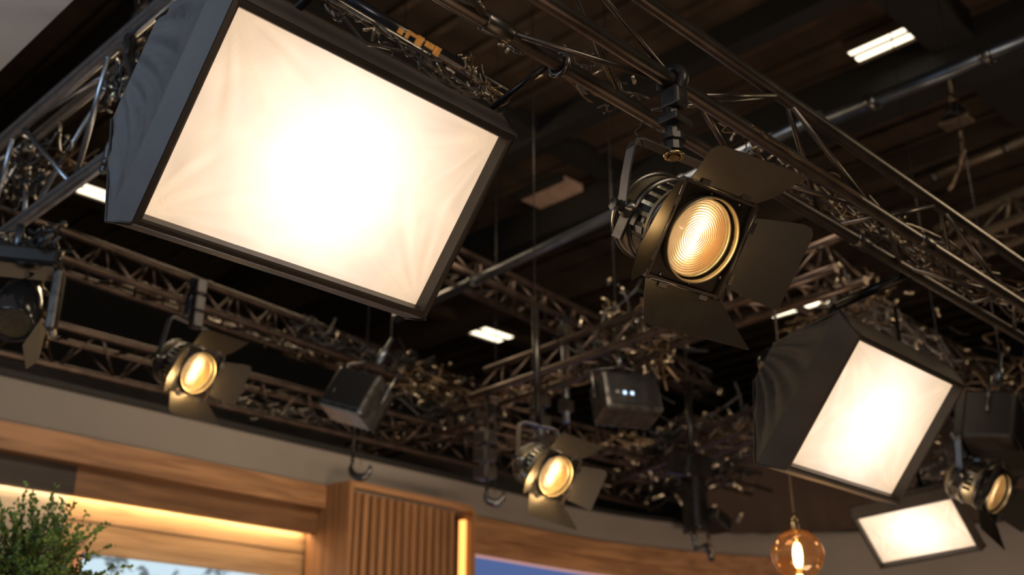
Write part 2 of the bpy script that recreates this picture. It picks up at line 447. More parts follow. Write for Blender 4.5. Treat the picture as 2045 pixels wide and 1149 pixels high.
sweep(pathx(3.17, 3.20), rect(-0.20, -0.155, 1.2, 2.585)).build('frame', mat('glowing_copper_frame', (0.72, 0.33, 0.22), 0.35, 0.2, emis=(0.8, 0.3, 0.2), estr=0.25), t, world=True)  # frame strip given a faint red glow of its own
t = thing('blue_video_screen', 'deep blue curved video screen right of the slatted box', 'screen', Vector((7.8, yw(7.8) - 0.02, 1.0)))
BLUESCR = mat('blue_screen_picture', (0.01, 0.015, 0.03), 0.25, emis=(0.075, 0.125, 0.30), estr=1.0)
sweep(pathx(6.45, 8.88), rect(-0.10, 0.0, 1.0, 2.925)).build('screen_panel', BLUESCR, t, world=True)
sweep(pathx(6.45, 8.90), rect(-0.10, 0.02, 2.925, 2.945)).build('frame', mat('pink_lit_edge', (0.5, 0.3, 0.3), 0.4, emis=(0.55, 0.32, 0.33), estr=0.6), t, world=True)  # edge made to glow pink by itself
struct(sweep(pathx(6.45, 8.9), rect(-0.45, -0.0, 2.945, 3.10)).build('trim_11', OAK))

# dark drape hung in front of the corner of the set
dr = pathx(9.55, 12.45)
mb = MB(); r1 = offs(dr, 0.22); r2 = offs(dr, 0.17); L = []
for i, (p, q) in enumerate(zip(r1, r2)):
    u = i / (len(r1) - 1)
    zb = 3.42 + 0.14 * min(1, u * 2.2) ** 0.8
    w = 0.03 * math.sin(i * 1.9)
    d = Vector((w, w, 0))
    L.append([Vector((p.x, p.y, zb)) + d, Vector((p.x, p.y, 4.05)) + d * .5, Vector((p.x, p.y, 4.7)), Vector((q.x, q.y, 4.7)), Vector((q.x, q.y, 4.05)) + d * .5, Vector((q.x, q.y, zb)) + d])
mb.loops(L, smooth=True)
o = mb.build('stage_drape', DRAPE); tag(o, 'dark brown masking drape hanging in the corner above the set wall', 'curtain')

# ------------------------------------------------------------------ ceiling: beams, pipes, lights
def ceil_box(name, x0, x1, y0, y1, h, m_, label, cat, group=None):
    mb = MB(); mb.box(((x0+x1)/2, (y0+y1)/2, CZ - h/2 - 0.002), (abs(x1-x0), abs(y1-y0), h))
    o = mb.build(name, m_); tag(o, label, cat, group); return o
def onC(px, py, h=0.3): return onz(px, py, CZ - h)
def beam_y(px, py, w, h, m_, label, grp=None):
    P = onC(px, py, h); return ceil_box('ceiling_beam', P.x - w/2, P.x + w/2, -4, 12.9, h, m_, label, 'beam', grp)
def beam_x(px, py, w, h, m_, label, grp=None):
    P = onC(px, py, h); return ceil_box('ceiling_beam', -6, 16, P.y - w/2, P.y + w/2, h * 0.6, m_, label, 'beam', grp)
beam_y(1900, 165, 0.40, 0.45, BEAM, 'wide black ceiling beam passing below the bright ceiling light, top right')
beam_y(1960, 300, 0.22, 0.30, BROWNBEAM, 'brown ceiling beam in front of the widest black beam, far right')
beam_y(235, 120, 0.35, 0.35, BROWNBEAM, 'brown ceiling beam beside the grey bulkhead, upper left')
beam_x(1850, 70, 0.36, 0.42, BEAM, 'black cross beam touching the end of the bright ceiling light, top right')
beam_y(700, 470, 0.18, 0.25, BEAM, 'slim dark ceiling beam seen behind the big softbox')
beam_x(330, 470, 0.20, 0.25, BROWNBEAM, 'brown cross beam on the ceiling left of the big softbox')
beam_x(1130, 330, 0.22, 0.30, BEAM, 'black cross beam above the large barn door spotlight')
beam_x(230, 430, 0.10, 0.15, BROWNBEAM, 'thin brown cross beam running past the lower left softbox corner')
# corrugated deck ribs between the beams
mb = MB()
for k in range(52): mb.box((-5 + k * 0.42, 4.5, CZ - 0.03), (0.07, 17, 0.05))
o = mb.build('trim_12', CONCRETE); struct(o)

def ceiling_light(px, py, label, n=2, ly=0.58, wx=0.25, drop=0.12, yaw=0, group='ceiling lights', M=None):
    P = onz(px, py, CZ - drop - 0.05)
    t = thing('ceiling_light', label, 'ceiling light', Matrix.Translation(P) @ Matrix.Rotation(R_(yaw), 4, 'Z'), group)
    mb = MB(); mb.box((0, 0, 0.04), (wx, ly, 0.07)); mb.box((-wx/2, 0, 0.0), (0.02, ly, 0.05)); mb.box((wx/2, 0, 0.0), (0.02, ly, 0.05)); mb.build('frame', BROWNBEAM, t)
    for k in range(n):
        x = 0 if n == 1 else wx * (-0.25 + 0.5 * k)
        mb = MB(); mb.box((x, 0, -0.002), (wx * 0.25, ly * 0.94, 0.03), bev=0.01); mb.build('light_tube', TUBELIGHT, t)
    mb = MB(); mb.box((0, ly * 0.3, 0.12), (0.03, 0.03, 0.1)); mb.box((0, -ly * 0.3, 0.12), (0.03, 0.03, 0.1)); mb.build('hanger', CONDUIT, t)
    return t
ceiling_light(1763, 86, 'twin tube ceiling light beside the black cross beam, top right', group=None)
ceiling_light(961, 661, 'ceiling light shining just right of the big softbox lower corner', yaw=90, ly=1.05, wx=0.42, group=None)
ceiling_light(205, 388, 'ceiling light half hidden behind the lower left corner of the big softbox', yaw=90, ly=0.5, wx=0.3, group=None)
ceiling_light(1590, 613, 'ceiling light glowing behind cables below the large spotlight flap', ly=0.9, wx=0.32, group=None)
ceiling_light(1978, 752, 'ceiling light seen through rigging right of the middle softbox', ly=0.9, wx=0.36, group=None)
ceiling_light(1283, 633, 'ceiling light peeping out below the large spotlight housing', ly=0.3, wx=0.2, group=None)
ceiling_light(12, 552, 'ceiling light at the left frame edge behind the hanging moving light', yaw=90, ly=0.5, wx=0.16, group=None)
ceiling_light(86, 568, 'small ceiling light glowing right of the hanging moving light', yaw=90, ly=0.26, wx=0.2, group=None)
# unlit louvre panel
P = onz(1100, 392, CZ - 0.15)
t = thing('ceiling_panel', 'unlit pinkish ceiling panel between big softbox and large spotlight', 'ceiling panel', P)
mb = MB(); mb.box((0, 0, 0.05), (0.34, 0.62, 0.08)); mb.build('panel', mat('dusty_pink_panel', (0.50, 0.34, 0.26), 0.7, noise=0.2), t)
mb = MB(); mb.box((0.19, 0, 0.04), (0.03, 0.7, 0.1)); mb.box((-0.19, 0, 0.04), (0.03, 0.7, 0.1)); mb.build('frame', BEAM, t)
# pipes hung below the ceiling
def pipe(name, p0, p1, r, m_, label, cat='pipe', collars=2, group=None):
    p0, p1 = Vector(p0), Vector(p1); mid = (p0 + p1) / 2
    t = thing(name, label, cat, mid, group)
    mb = MB(); mb.tube([p0, p1], r, 14); mb.build('tube', m_, t, world=True)
    for k in range(collars):
        c = p0.lerp(p1, (k + 0.5) / collars); d = (p1 - p0).normalized()
        mb = MB(); mb.tube([c - d * 0.03, c + d * 0.03], r * 1.25, 14); mb.build('collar', DSTEEL, t, world=True)
    return t
a = onz(790, 636, 4.4); b = onz(1515, 292, 4.4); a.x = b.x = (a.x + b.x) / 2
pipe('lighting_pipe', onz(790, 636, 4.4), onz(1640, 232, 4.4), 0.035, BLUETUBE, 'bluish steel pipe running behind the large spotlight from the big softbox corner')
pipe('lighting_pipe', onz(1640, 246, 5.0), onz(2100, 60, 5.0), 0.045, BLUETUBE, 'steel pipe crossing the upper right beside the wide black beam')
pipe('conduit', onz(1800, 378, 6.6), onz(2090, 262, 6.6), 0.05, CONDUIT, 'tan conduit pipe under the brown beam, far right')
pipe('conduit', onz(1740, 180, 6.7), onz(1890, 110, 6.7), 0.012, CONDUIT, 'thin tan conduit under the bright ceiling light', collars=3)
pipe('conduit', onz(1760, 195, 6.6), onz(1872, 150, 6.6), 0.018, CONDUIT, 'short tan conduit on the side of the wide black beam', collars=1)

# ------------------------------------------------------------------ trusses
def tri(spacing, rot=0.0, ax='x'):
    r = spacing / math.sqrt(3)
    out = []
    for k in range(3):
        a = rot + k * 2 * math.pi / 3
        out.append((r * math.cos(a), r * math.sin(a)))
    return out
def truss(p0, p1, offsets, rc, rw, pitch, m_, label, faces=((0, 1), (1, 2), (0, 2)), sleeves=(), webm=None, webs=True):
    """offsets: cross-section points (sideways, up); returns the root"""
    p0, p1 = Vector(p0), Vector(p1); d = (p1 - p0).normalized()
    side = Vector((0, 0, 1)).cross(d).normalized(); upv = d.cross(side)
    t = thing('lighting_truss', label, 'truss', (p0 + p1) / 2)
    L = (p1 - p0).length
    def at(i, s): return p0 + d * s + side * offsets[i][0] + upv * offsets[i][1]
    for i in range(len(offsets)):
        mb = MB(); mb.tube([at(i, L * q / 8) for q in range(9)], rc, 18); c = mb.build('chord', m_, t, world=True)
    for i, s in sleeves:
        mb = MB(); mb.tube([at(i, s - 0.05), at(i, s - 0.045), at(i, s + 0.045), at(i, s + 0.05)], [rc * 1.05, rc * 1.22, rc * 1.22, rc * 1.05], 18)
        mb.build('sleeve', DSTEEL, t, world=True)
    n = int(L / pitch)
    if webs:
        for (i, j) in faces:
            for k in range(n):
                s0 = (k + 0.08) * pitch; s1 = (k + 0.54) * pitch; s2 = (k + 1.0) * pitch
                mb = MB()
                mb.tube([at(i, s0), at(j, s1)], rw, 8)
                mb.tube([at(j, s1 + 0.03), at(i, s2)], rw, 8)
                mb.build('brace', webm or m_, t, world=True)
    return t
# main truss overhead, nearest to the camera
A = Vector((0, 1.574, 3.222)); B = Vector((0, 1.777, 3.256)); Cc = Vector((0, 1.590, 3.465))
cen = (A + B + Cc) / 3
# side vector for direction +x is +y
offm = [(q.y - cen.y, q.z - cen.z) for q in (A, B, Cc)]
truss((-1.2, cen.y, cen.z), (8.4, cen.y, cen.z), offm, 0.0235, 0.0095, 1.15, TUBE, 'big gunmetal truss crossing the picture from top centre to right edge, carrying the large spotlight',
      sleeves=((1, 2.93), (0, 5.0), (1, 4.9), (2, 6.6)))
# left truss, running the other way
l1 = onp(170, 140, 2, 4.15); lb = atd(100, 400, 5.2); lm = atd(150, 205, 5.2)
y_ = l1.y
def xz_at(px, py, x):      # where the line along y through this picture point passes, at distance x to the right
    r = ray(px, py); k = x / r.x; return Vector((x, y_, CAM.z + r.z * k))
l1 = xz_at(170, 140, 1.62); lb = xz_at(100, 400, 1.74); lm = xz_at(150, 205, 1.86)
cl = (l1 + lb + lm) / 3
def offy(q): return (-(q.x - cl.x), q.z - cl.z)
truss((cl.x, 2.95, cl.z), (cl.x, 7.3, cl.z), [offy(l1), offy(lb), offy(lm)], 0.034, 0.012, 1.0, mat('lightened_steel_tube', (0.34, 0.37, 0.42), 0.3, 0.9, noise=0.2, nscale=12), 'steel truss coming in from the left behind the big softbox')  # lighter, bluer steel stands in for stronger side light on the tubes
# back trusses
truss(onz(-80, 455, 4.2), onz(1010, 835, 4.2), [(-0.12, -0.02), (0.14, 0.0), (0.02, 0.22)], 0.027, 0.010, 0.36, FARTUBE, 'dark truss above the second barn door spotlight, left half of the picture')
a = ony(-60, 668, 6.75); b = ony(1000, 905, 6.95); b.z = a.z = 3.92
truss((0.8, 6.75, 3.90), (9.4, 7.10, 3.90), [(-0.14, 0.0), (0.14, 0.0), (0, -0.22)], 0.026, 0.009, 0.42, FARTUBE, 'long dark truss hanging right over the grey top of the set wall')
truss(onz(970, 800, 3.85), onz(1700, 548, 3.85), [(-0.14, 0.0), (0.14, 0.0), (0, 0.24)], 0.028, 0.010, 0.36, FARTUBE, 'dark truss meeting the corner joint and rising to the right behind the spotlight flaps')
truss(onz(690, 925, 3.8), onz(985, 846, 3.8), [(-0.10, 0.0), (0.10, 0.0), (0, 0.18)], 0.022, 0.009, 0.32, FARTUBE, 'short dark truss from the corner joint down to the set wall, lower middle')
truss(onz(840, 520, 4.5), onz(1420, 790, 4.5), [(-0.12, 0.0), (0.12, 0.0), (0, 0.22)], 0.028, 0.010, 0.40, FARTUBE, 'brownish truss passing behind the upright post right of the big softbox')
truss(onz(975, 850, 3.75), onz(1520, 985, 3.75), [(-0.12, 0.0), (0.12, 0.0), (0, 0.20)], 0.022, 0.009, 0.36, FARTUBE, 'dark truss from the corner joint to the right, over the lower barn door spotlight')
truss(onz(1250, 965, 3.7), onz(1640, 815, 3.7), [(-0.12, 0.0), (0.12, 0.0), (0, 0.20)], 0.022, 0.009, 0.36, FARTUBE, 'dark truss ending behind the middle softbox, left of its fabric body')
truss(onz(1620, 600, 4.3), onz(2140, 860, 4.3), [(-0.14, 0.0), (0.14, 0.0), (0, 0.26)], 0.026, 0.010, 0.40, FARTUBE, 'dark truss behind the top edge of the middle softbox')
truss(onz(1880, 520, 4.8), onz(2180, 400, 4.8), [(-0.16, 0.0), (0.16, 0.0), (0, 0.26)], 0.034, 0.012, 0.40, CONDUIT, 'pale tan truss at the right edge behind the main truss')
truss(onz(1780, 1010, 3.7), onz(2150, 880, 3.7), [(-0.14, 0.0), (0.14, 0.0), (0, 0.2)], 0.022, 0.009, 0.40, FARTUBE, 'dark truss low at the right above the smallest softbox')
# upright post through the back trusses
p0 = onz(1131, 838, 3.75)
def post(px, y0, y1, d, r, label):
    a = atd(px, y1, d); b = atd(px, y0, d); b.x, b.y = a.x, a.y
    t = thing('drop_post', label, 'post', a)
    mb = MB(); mb.tube([a, b], r, 12); mb.build('tube', BLUETUBE, t, world=True)
    for q in (0.15, 0.5, 0.86):
        c = a.lerp(b, q); mb = MB(); mb.box(c, (r * 3.2, r * 3.2, 0.09), bev=0.008); mb.build('clamp', LIP, t, world=True)
    return t
post(1131, 600, 845, 8.2, 0.028, 'upright steel post between the back trusses, centre of the picture')
post(390, 545, 655, 6.2, 0.02, 'short upright rod above the left barn door spotlight')
post(1080, 770, 905, 8.0, 0.035, 'dark drop post above the lower barn door spotlight')
post(968, 850, 960, 8.0, 0.04, 'dark drop post under the corner joint of the back trusses')

# ------------------------------------------------------------------ cables
def squiggle(rng, a, b, amp, n=9, sag=0.0):
    a, b = Vector(a), Vector(b); pts = []
    for k in range(n):
        t = k / (n - 1)
        p = a.lerp(b, t); e = math.sin(math.pi * t)
        p = p + Vector((rng.uniform(-1, 1), rng.uniform(-1, 1), rng.uniform(-1, 1))) * amp * (0.3 + e)
        p.z -= sag * e
        pts.append(p)
    out = []
    for i in range(len(pts) - 1):
        p0 = pts[max(i-1, 0)]; p1 = pts[i]; p2 = pts[i+1]; p3 = pts[min(i+2, len(pts)-1)]
        for k in range(5):
            t = k / 5
            out.append(0.5*((2*p1) + (-p0+p2)*t + (2*p0-5*p1+4*p2-p3)*t*t + (-p0+3*p1-3*p2+p3)*t**3))
    out.append(pts[-1]); return out
GLINTBIT = mat('pale_glint_metal', (0.50, 0.42, 0.30), 0.25, 0.85)  # bright metal bits added among the cables to stand in for glints
def tangle(a, b, width, strands, r, m_, label, seed, pieces=10, height=0.2):
    """a mass of cable nobody could count, lying along a-b"""
    rng = random.Random(seed); a, b = Vector(a), Vector(b); mb = MB(); d = (b - a)
    hz = height / 0.2; width *= 0.82
    for k in range(int(strands * 0.8)):
        s = rng.uniform(-0.02, 0.85); e = min(1, s + rng.uniform(0.06, 0.45))
        if rng.random() < 0.10: e = s + rng.uniform(-0.03, 0.03)
        o1 = Vector((rng.gauss(0, .42) * width, rng.gauss(0, .42) * width, rng.gauss(0, .36) * width * hz))
        o2 = Vector((rng.gauss(0, .42) * width, rng.gauss(0, .42) * width, rng.gauss(0, .36) * width * hz))
        mb.tube(squiggle(rng, a + d * s + o1, a + d * e + o2, width * rng.uniform(0.03, 0.22), 6, rng.uniform(0, 0.05)), r * rng.uniform(0.45, 1.0), 5, cap=False)
    nf = len(mb.b.faces)
    for k in range(int(strands * 0.45)):
        q = a + d * rng.random() + Vector((rng.gauss(0, .5) * width, rng.gauss(0, .5) * width, rng.gauss(0, .45) * width * hz))
        e = Vector((rng.uniform(-1, 1), rng.uniform(-1, 1), rng.uniform(-1, 1))).normalized() * r * rng.uniform(1.5, 4)
        mb.tube([q - e, q - e * .9, q + e * .9, q + e], [r * .5, r * 0.95, r * 0.95, r * .5], 8)
    mb.b.faces.ensure_lookup_table()
    for f in mb.b.faces[nf:]: f.material_index = 1
    o = mb.build('tangled_cables', [m_, GLINTBIT])
    tag(o, label, 'cables', kind='stuff'); return o
def cable(pts, r, m_, label, seed=1, name='hanging_cable', amp=0.02):
    rng = random.Random(seed); P = [Vector(p) for p in pts]; out = []
    for i in range(len(P) - 1): out += squiggle(rng, P[i], P[i+1], amp, 5)[:-1]
    out.append(P[-1])
    mb = MB(); mb.tube(out, r, 8); o = mb.build(name, m_); tag(o, label, 'cable'); return o

x0 = lambda px, py: onp(px, py, 1, 1.72)
# between the chords of the main truss
tangle(onz(1440, 270, 3.40), onz(1720, 440, 3.40), 0.13, 46, 0.0055, CABLE_TAN, 'tan cables tangled inside the main truss right of the large spotlight', 3)
tangle(onz(1560, 330, 3.42), onz(2045, 640, 3.42), 0.13, 52, 0.006, CABLE_GREY, 'grey cables looping through the right half of the main truss', 4)
tangle(onz(1760, 440, 3.38), onz(2060, 620, 3.38), 0.12, 50, 0.007, CABLE_TAN, 'tan cables crowding the far end of the main truss by the right edge', 5)
tangle(onz(1010, 60, 3.42), onz(1290, 190, 3.42), 0.10, 14, 0.006, CABLE_GREY, 'grey cables lying inside the main truss near the top centre', 6)
tangle(onz(960, 20, 3.6), onz(1250, 230, 3.6), 0.10, 9, 0.006, CABLE_TAN, 'few tan cables on top of the main truss left of its clamp', 16)
# left truss
tangle(onx(0, 345, 1.74), onx(110, 262, 1.74), 0.09, 20, 0.009, CABLE_GREY, 'grey cable heap on the steel truss at the left edge', 7)
tangle(onx(0, 370, 1.80), onx(150, 300, 1.80), 0.13, 26, 0.009, CABLE_TAN, 'tan cables in the steel truss at the left edge', 8)
tangle(onx(-20, 400, 1.8), onx(120, 345, 1.8), 0.12, 26, 0.010, RUBBER, 'black cables bunched on the lower chord at the left edge', 9)
# back trusses
tangle(onz(1000, 800, 3.95), onz(1250, 720, 3.95), 0.16, 75, 0.011, CABLE_TAN, 'tan cables heaped in the truss right of the corner joint', 10)
tangle(onz(1180, 720, 4.0), onz(1340, 640, 4.0), 0.28, 80, 0.010, CABLE_TAN, 'tan cable snarl under the large spotlight', 11, height=0.4)
tangle(onz(1180, 700, 4.0), onz(1360, 660, 4.0), 0.30, 60, 0.012, RUBBER, 'black cable snarl under the large spotlight', 12, height=0.4)
tangle(onz(800, 740, 4.2), onz(980, 830, 4.1), 0.22, 64, 0.010, CABLE_TAN, 'tan cables draped left of the corner joint', 13, height=0.3)
tangle(onz(780, 760, 4.2), onz(980, 850, 4.0), 0.24, 60, 0.012, RUBBER, 'black cables draped left of the corner joint', 14, height=0.3)
tangle(onz(740, 890, 3.95), onz(960, 850, 3.95), 0.10, 34, 0.010, CABLE_TAN, 'tan cables on the short truss over the slatted box', 15)
tangle(onz(1000, 880, 3.9), onz(1300, 880, 3.9), 0.16, 44, 0.010, CABLE_TAN, 'tan cables around the lower barn door spotlight', 17)
tangle(onz(1260, 930, 3.9), onz(1500, 850, 3.9), 0.22, 62, 0.011, CABLE_TAN, 'tan cables left of the middle softbox', 18, height=0.3)
tangle(onz(1260, 900, 3.9), onz(1510, 880, 3.9), 0.34, 70, 0.016, RUBBER, 'black cables left of the middle softbox', 19, height=0.4)
tangle(onz(1240, 980, 3.9), onz(1480, 930, 3.8), 0.25, 60, 0.018, RUBBER, 'black cables hanging before the dark drape', 20, height=0.3)
tangle(onz(1560, 670, 4.1), onz(1760, 600, 4.1), 0.25, 46, 0.010, CABLE_TAN, 'tan cables above the middle softbox', 21, height=0.3)
tangle(onz(1660, 590, 4.2), onz(1900, 720, 4.2), 0.22, 60, 0.012, CABLE_GREY, 'grey cables along the truss behind the middle softbox', 22, height=0.3)
tangle(onz(1900, 760, 4.0), onz(2060, 720, 4.0), 0.30, 22, 0.012, CABLE_TAN, 'tan cables in front of the ceiling light at the right edge', 23, height=0.4)
tangle(onz(1900, 890, 3.9), onz(2060, 850, 3.9), 0.28, 70, 0.016, RUBBER, 'black cable mass at the right edge beside the middle softbox', 24, height=0.5)
tangle(onz(1840, 950, 3.8), onz(2000, 880, 3.8), 0.25, 44, 0.012, CABLE_GREY, 'grey cables above the smallest softbox', 25, height=0.3)
tangle(onz(230, 560, 4.3), onz(900, 800, 4.3), 0.16, 60, 0.009, CABLE_TAN, 'tan cables lying along the dark truss above the left spotlight', 26)
tangle(onz(560, 650, 4.3), onz(860, 740, 4.3), 0.2, 50, 0.012, RUBBER, 'black cables lying along the dark truss below the big softbox', 27)
tangle(onz(0, 520, 3.6), onz(120, 470, 3.6), 0.16, 40, 0.010, RUBBER, 'black cables above the moving light at the left edge', 28, height=0.3)
tangle(onz(450, 790, 3.9), onz(660, 838, 3.9), 0.12, 22, 0.010, CABLE_GREY, 'grey cables on the wall truss right of the left spotlight', 29)
tangle(onz(620, -20, 3.5), onz(960, 190, 3.5), 0.07, 24, 0.006, CABLE_GREY, 'grey cables strung behind the top edge of the big softbox', 30, height=0.1)
tangle(onz(930, 120, 3.5), onz(1005, 215, 3.35), 0.055, 26, 0.0035, CABLE_TAN, 'thin tan cables hanging at the upper right corner of the big softbox', 31, height=0.14)
tangle(onx(228, 210, 1.72), onx(285, 40, 1.72), 0.07, 40, 0.012, RUBBER, 'black cables bunched behind the left side of the big softbox', 32, height=0.12)
tangle(onx(205, 225, 1.72), onx(235, 150, 1.72), 0.05, 16, 0.009, CABLE_GREY, 'grey cable ends beside the left side of the big softbox', 33, height=0.08)
# individual runs
cable([atd(285, -20, 4.6), atd(262, 60, 4.6), atd(268, 160, 4.5), atd(240, 230, 4.4), atd(214, 318, 4.4), atd(208, 345, 4.4)], 0.017, RUBBER, 'thick black cable wrapped on the steel truss and dropping behind the big softbox', 2, amp=0.008)
cable([atd(300, -20, 4.6), atd(268, 50, 4.6), atd(250, 110, 4.5), atd(262, 190, 4.4), atd(238, 250, 4.4)], 0.013, RUBBER, 'thinner black cable beside the thick one left of the big softbox', 3, amp=0.010)
cable([atd(640, -10, 3.6), atd(760, 52, 3.6), atd(840, 118, 3.6), atd(960, 188, 3.6)], 0.005, CABLE_GREY, 'thin cable stretched parallel to the top edge of the big softbox', 4, amp=0.005)
cable([atd(100, 470, 5.2), atd(102, 530, 5.2), atd(98, 600, 5.2), atd(104, 660, 5.2), atd(95, 690, 5.2)], 0.012, CABLE_TAN, 'tan cable hanging right of the moving light at the left edge', 5, amp=0.03)
cable([atd(1896, 380, 7.6), atd(1925, 305, 7.4), atd(1918, 260, 7.3)], 0.014, CABLE_TAN, 'tan cable bending up under the hanging ceiling lamp, far right', 8, amp=0.01)
cable([atd(1280, 300, 3.0), atd(1268, 265, 2.98), atd(1285, 245, 2.98), atd(1310, 262, 3.0), atd(1345, 270, 3.02)], 0.0022, RUBBER, 'thin wire loop between the spotlight yoke and the truss', 9, amp=0.006)
cable([atd(1500, 250, 3.15), atd(1530, 275, 3.2), atd(1600, 320, 3.3), atd(1720, 395, 3.5)], 0.004, CABLE_TAN, 'long thin tan cable along the front chord of the main truss', 10, amp=0.003)

# ================================================================== SOFTBOXES
BAND = mat('grey_webbing_band', (0.105, 0.092, 0.090), 0.6, noise=0.1, nscale=12)
COPPER = mat('copper_piping', (0.35, 0.20, 0.12), 0.35, 0.5)
def softbox(M, hw, hh, label, scale=1.0, back=(0.40, 0.17, 0.42), fab=FABRIC, lampw=40, seed=1, edge=0.52, core=0.36, lampe=3.8, vertical_hang=True, bandw=0.05):
    """local frame: x right, y up along the face, z out of the face"""
    t = thing('softbox', label, 'softbox', M)
    rng = random.Random(seed)
    # diffuser cloth, slightly recessed in the lip, with sagging folds
    mb = MB(); nx, ny = 96, 60; g = []
    cr = [(sx, sy) for sx in (-1, 1) for sy in (-1, 1)]
    for i in range(nx + 1):
        row = []
        for j in range(ny + 1):
            u = -1 + 2 * i / nx; v = -1 + 2 * j / ny
            z = 0.014 * (1 - u * u) * (1 - v * v)
            for (sx, sy) in cr:
                du = (u - sx) * hw; dv = (v - sy) * hh; r = math.hypot(du, dv) + 1e-4
                a = math.atan2(dv, du)
                z += 0.011 * (math.sin(a * 17 + sx * 2 + sy) + 0.6 * math.sin(a * 31 + r * 9 + sy)) * math.exp(-r / 0.17) * min(1, r / 0.05)
            e = min(1 - abs(u), 1 - abs(v)) * 3
            z *= min(1, e * 3)
            row.append(mb.b.verts.new((u * hw, v * hh, z)))
        g.append(row)
    for i in range(nx):
        for j in range(ny):
            f = mb.b.faces.new((g[i][j], g[i+1][j], g[i+1][j+1], g[i][j+1])); f.smooth = True
    mb.build('front_diffuser', cloth_mat('glowing_diffuser_cloth', hw, hh, edge, core), t)
    def loop(w, h, z): return [Vector((-w, -h, z)), Vector((w, -h, z)), Vector((w, h, z)), Vector((-w, h, z))]
    # lip frame round the cloth
    e = 0.010 * scale; lipd = 0.045 * scale
    mb = MB(); mb.loops([loop(hw, hh, -0.006), loop(hw + e * .3, hh + e * .3, lipd), loop(hw + e, hh + e, lipd + 0.004), loop(hw + 2.2*e, hh + 2.2*e, lipd), loop(hw + 2.4*e, hh + 2.4*e, -0.006)])
    mb.build('front_lip', LIP, t)
    # thin copper-coloured piping on the lip
    q = hw + 2.3 * e; w = hh + 2.3 * e
    for sg in (-1, 1):
        mb = MB(); mb.tube([Vector((-q, sg * w, lipd * .7)), Vector((q, sg * w, lipd * .7))], 0.0022 * scale, 6)
        mb.build('edge_piping', COPPER, t)
    # fabric side band then tapering body, each of the four sides softly sagging
    bw, bh, bd = back
    mb = MB(); K = 30
    def sub4(L4, sag, z):
        out = []
        for a, b in zip(L4, L4[1:] + L4[:1]):
            mid = (a + b) / 2; nn = Vector((mid.x, mid.y, 0)).normalized()
            for k in range(K):
                u = k / K
                out.append(a.lerp(b, u) - nn * sag * math.sin(math.pi * u) * (1 + 0.25 * math.sin(u * 13 + z * 9)) - nn * (0.013 * math.sin(math.pi * z) if z > 0 else 0) * math.sin(u * 34 + 7 * z + rng.uniform(-.3, .3)))
        return out
    f0 = loop(hw + 2.4*e, hh + 2.4*e, lipd); f1 = loop(hw + 2.6*e + bandw*.25, hh + 2.4*e + bandw*.8, -bandw * 1.3)
    mb.loops([sub4(f0, 0, 0), sub4(f1, 0.002, 0)]); mb.build('front_band', BAND if fab is FABRIC else fab, t)
    mb = MB(); LL = [sub4(f1, 0.002, 0)]
    b4 = loop(bw, bh, -bd)
    for q in range(1, 7):
        u = q / 6; L4 = [p.lerp(r, u) for p, r in zip(f1, b4)]
        LL.append(sub4(L4, 0.03 * math.sin(math.pi * u) * scale, u))
    mb.loops(LL, smooth=True)
    mb.b.faces.new([mb.b.verts.new(p) for p in LL[-1]])
    o = mb.build('fabric_body', fab, t)
    # seams down the corners
    for k in range(4):
        mb = MB(); mb.tube([f0[k], f1[k], b4[k]], 0.005 * scale, 6); mb.build('corner_rib', LIP, t)
    # lamp head on the back with a bracket
    mb = MB(); mb.lathe([(0, -bd - 0.16), (0.055, -bd - 0.16), (0.065, -bd - 0.14), (0.065, -bd), (0, -bd)], n=24); mb.build('lamp_head', GLOSSBLACK, t)
    l = bpy.data.lights.new('softbox_lamp', 'AREA'); l.shape = 'DISK'; l.size = 0.12; l.energy = lampe * (hw * hh) / 0.126; l.color = (1.0, 0.93, 0.87)
    o = bpy.data.objects.new('softbox_lamp', l); COL.objects.link(o); o.matrix_world = M @ Matrix.Translation((0, 0, -bd * 0.80)) @ Matrix.Rotation(math.pi, 4, 'X')
    return t
def frame_from(cen, ex, n):
    ez = n.normalized(); ex = (ex - ez * ex.dot(ez)).normalized(); ey = ez.cross(ex)
    M = Matrix((ex, ey, ez)).transposed().to_4x4(); M.translation = cen; return M
def hanger(t, a, b, r=0.012, m_=None):
    mb = MB(); mb.tube([a, b], r, 10); mb.build('hanging_bracket', m_ or BLACK, t, world=True)

SB1 = frame_from(Vector((1.543, 2.212, 2.913)), Vector((1, 0, 0)), Vector((0, -0.776, -0.631)))
t = softbox(SB1, 0.45, 0.28, 'largest softbox, glowing rectangular face filling the upper left of the picture', back=(0.45, 0.15, 0.42), seed=2)
hanger(t, (1.35, 2.38, 3.27), (1.30, 1.80, 3.30)); hanger(t, (1.98, 2.10, 3.22), (1.98, 1.80, 3.28), 0.010)
mb = MB(); mb.tube([Vector((1.98, 1.777 + 0.034 * math.cos(a), 3.256 + 0.034 * math.sin(a))) for a in [R_(20 * k) for k in range(18)]], 0.009, 6, closed=True); mb.build('truss_clamp', DSTEEL, t, world=True)

q2 = [(1703, 675), (1905, 772), (1777, 985), (1560, 917)]
SB2 = frame_from((Vector((3.863, 1.94, 2.945)) + Vector((4.717, 2.282, 2.502))) / 2, Vector((1, -0.006, -0.01)), Vector((-0.011, -0.78, -0.625)))
t = softbox(SB2, 0.445, 0.28, 'middle-sized softbox with a dark brown body, right side above the amber bulb', back=(0.22, 0.09, 0.47), fab=FABRIC2, seed=5, bandw=0.06)
a = atd(1672, 610, 4.75); hanger(t, a, Vector((a.x, 1.777, 3.256)), 0.022, BLACK)
hanger(t, SB2 @ Vector((0, 0.0, -0.45)), a, 0.015)

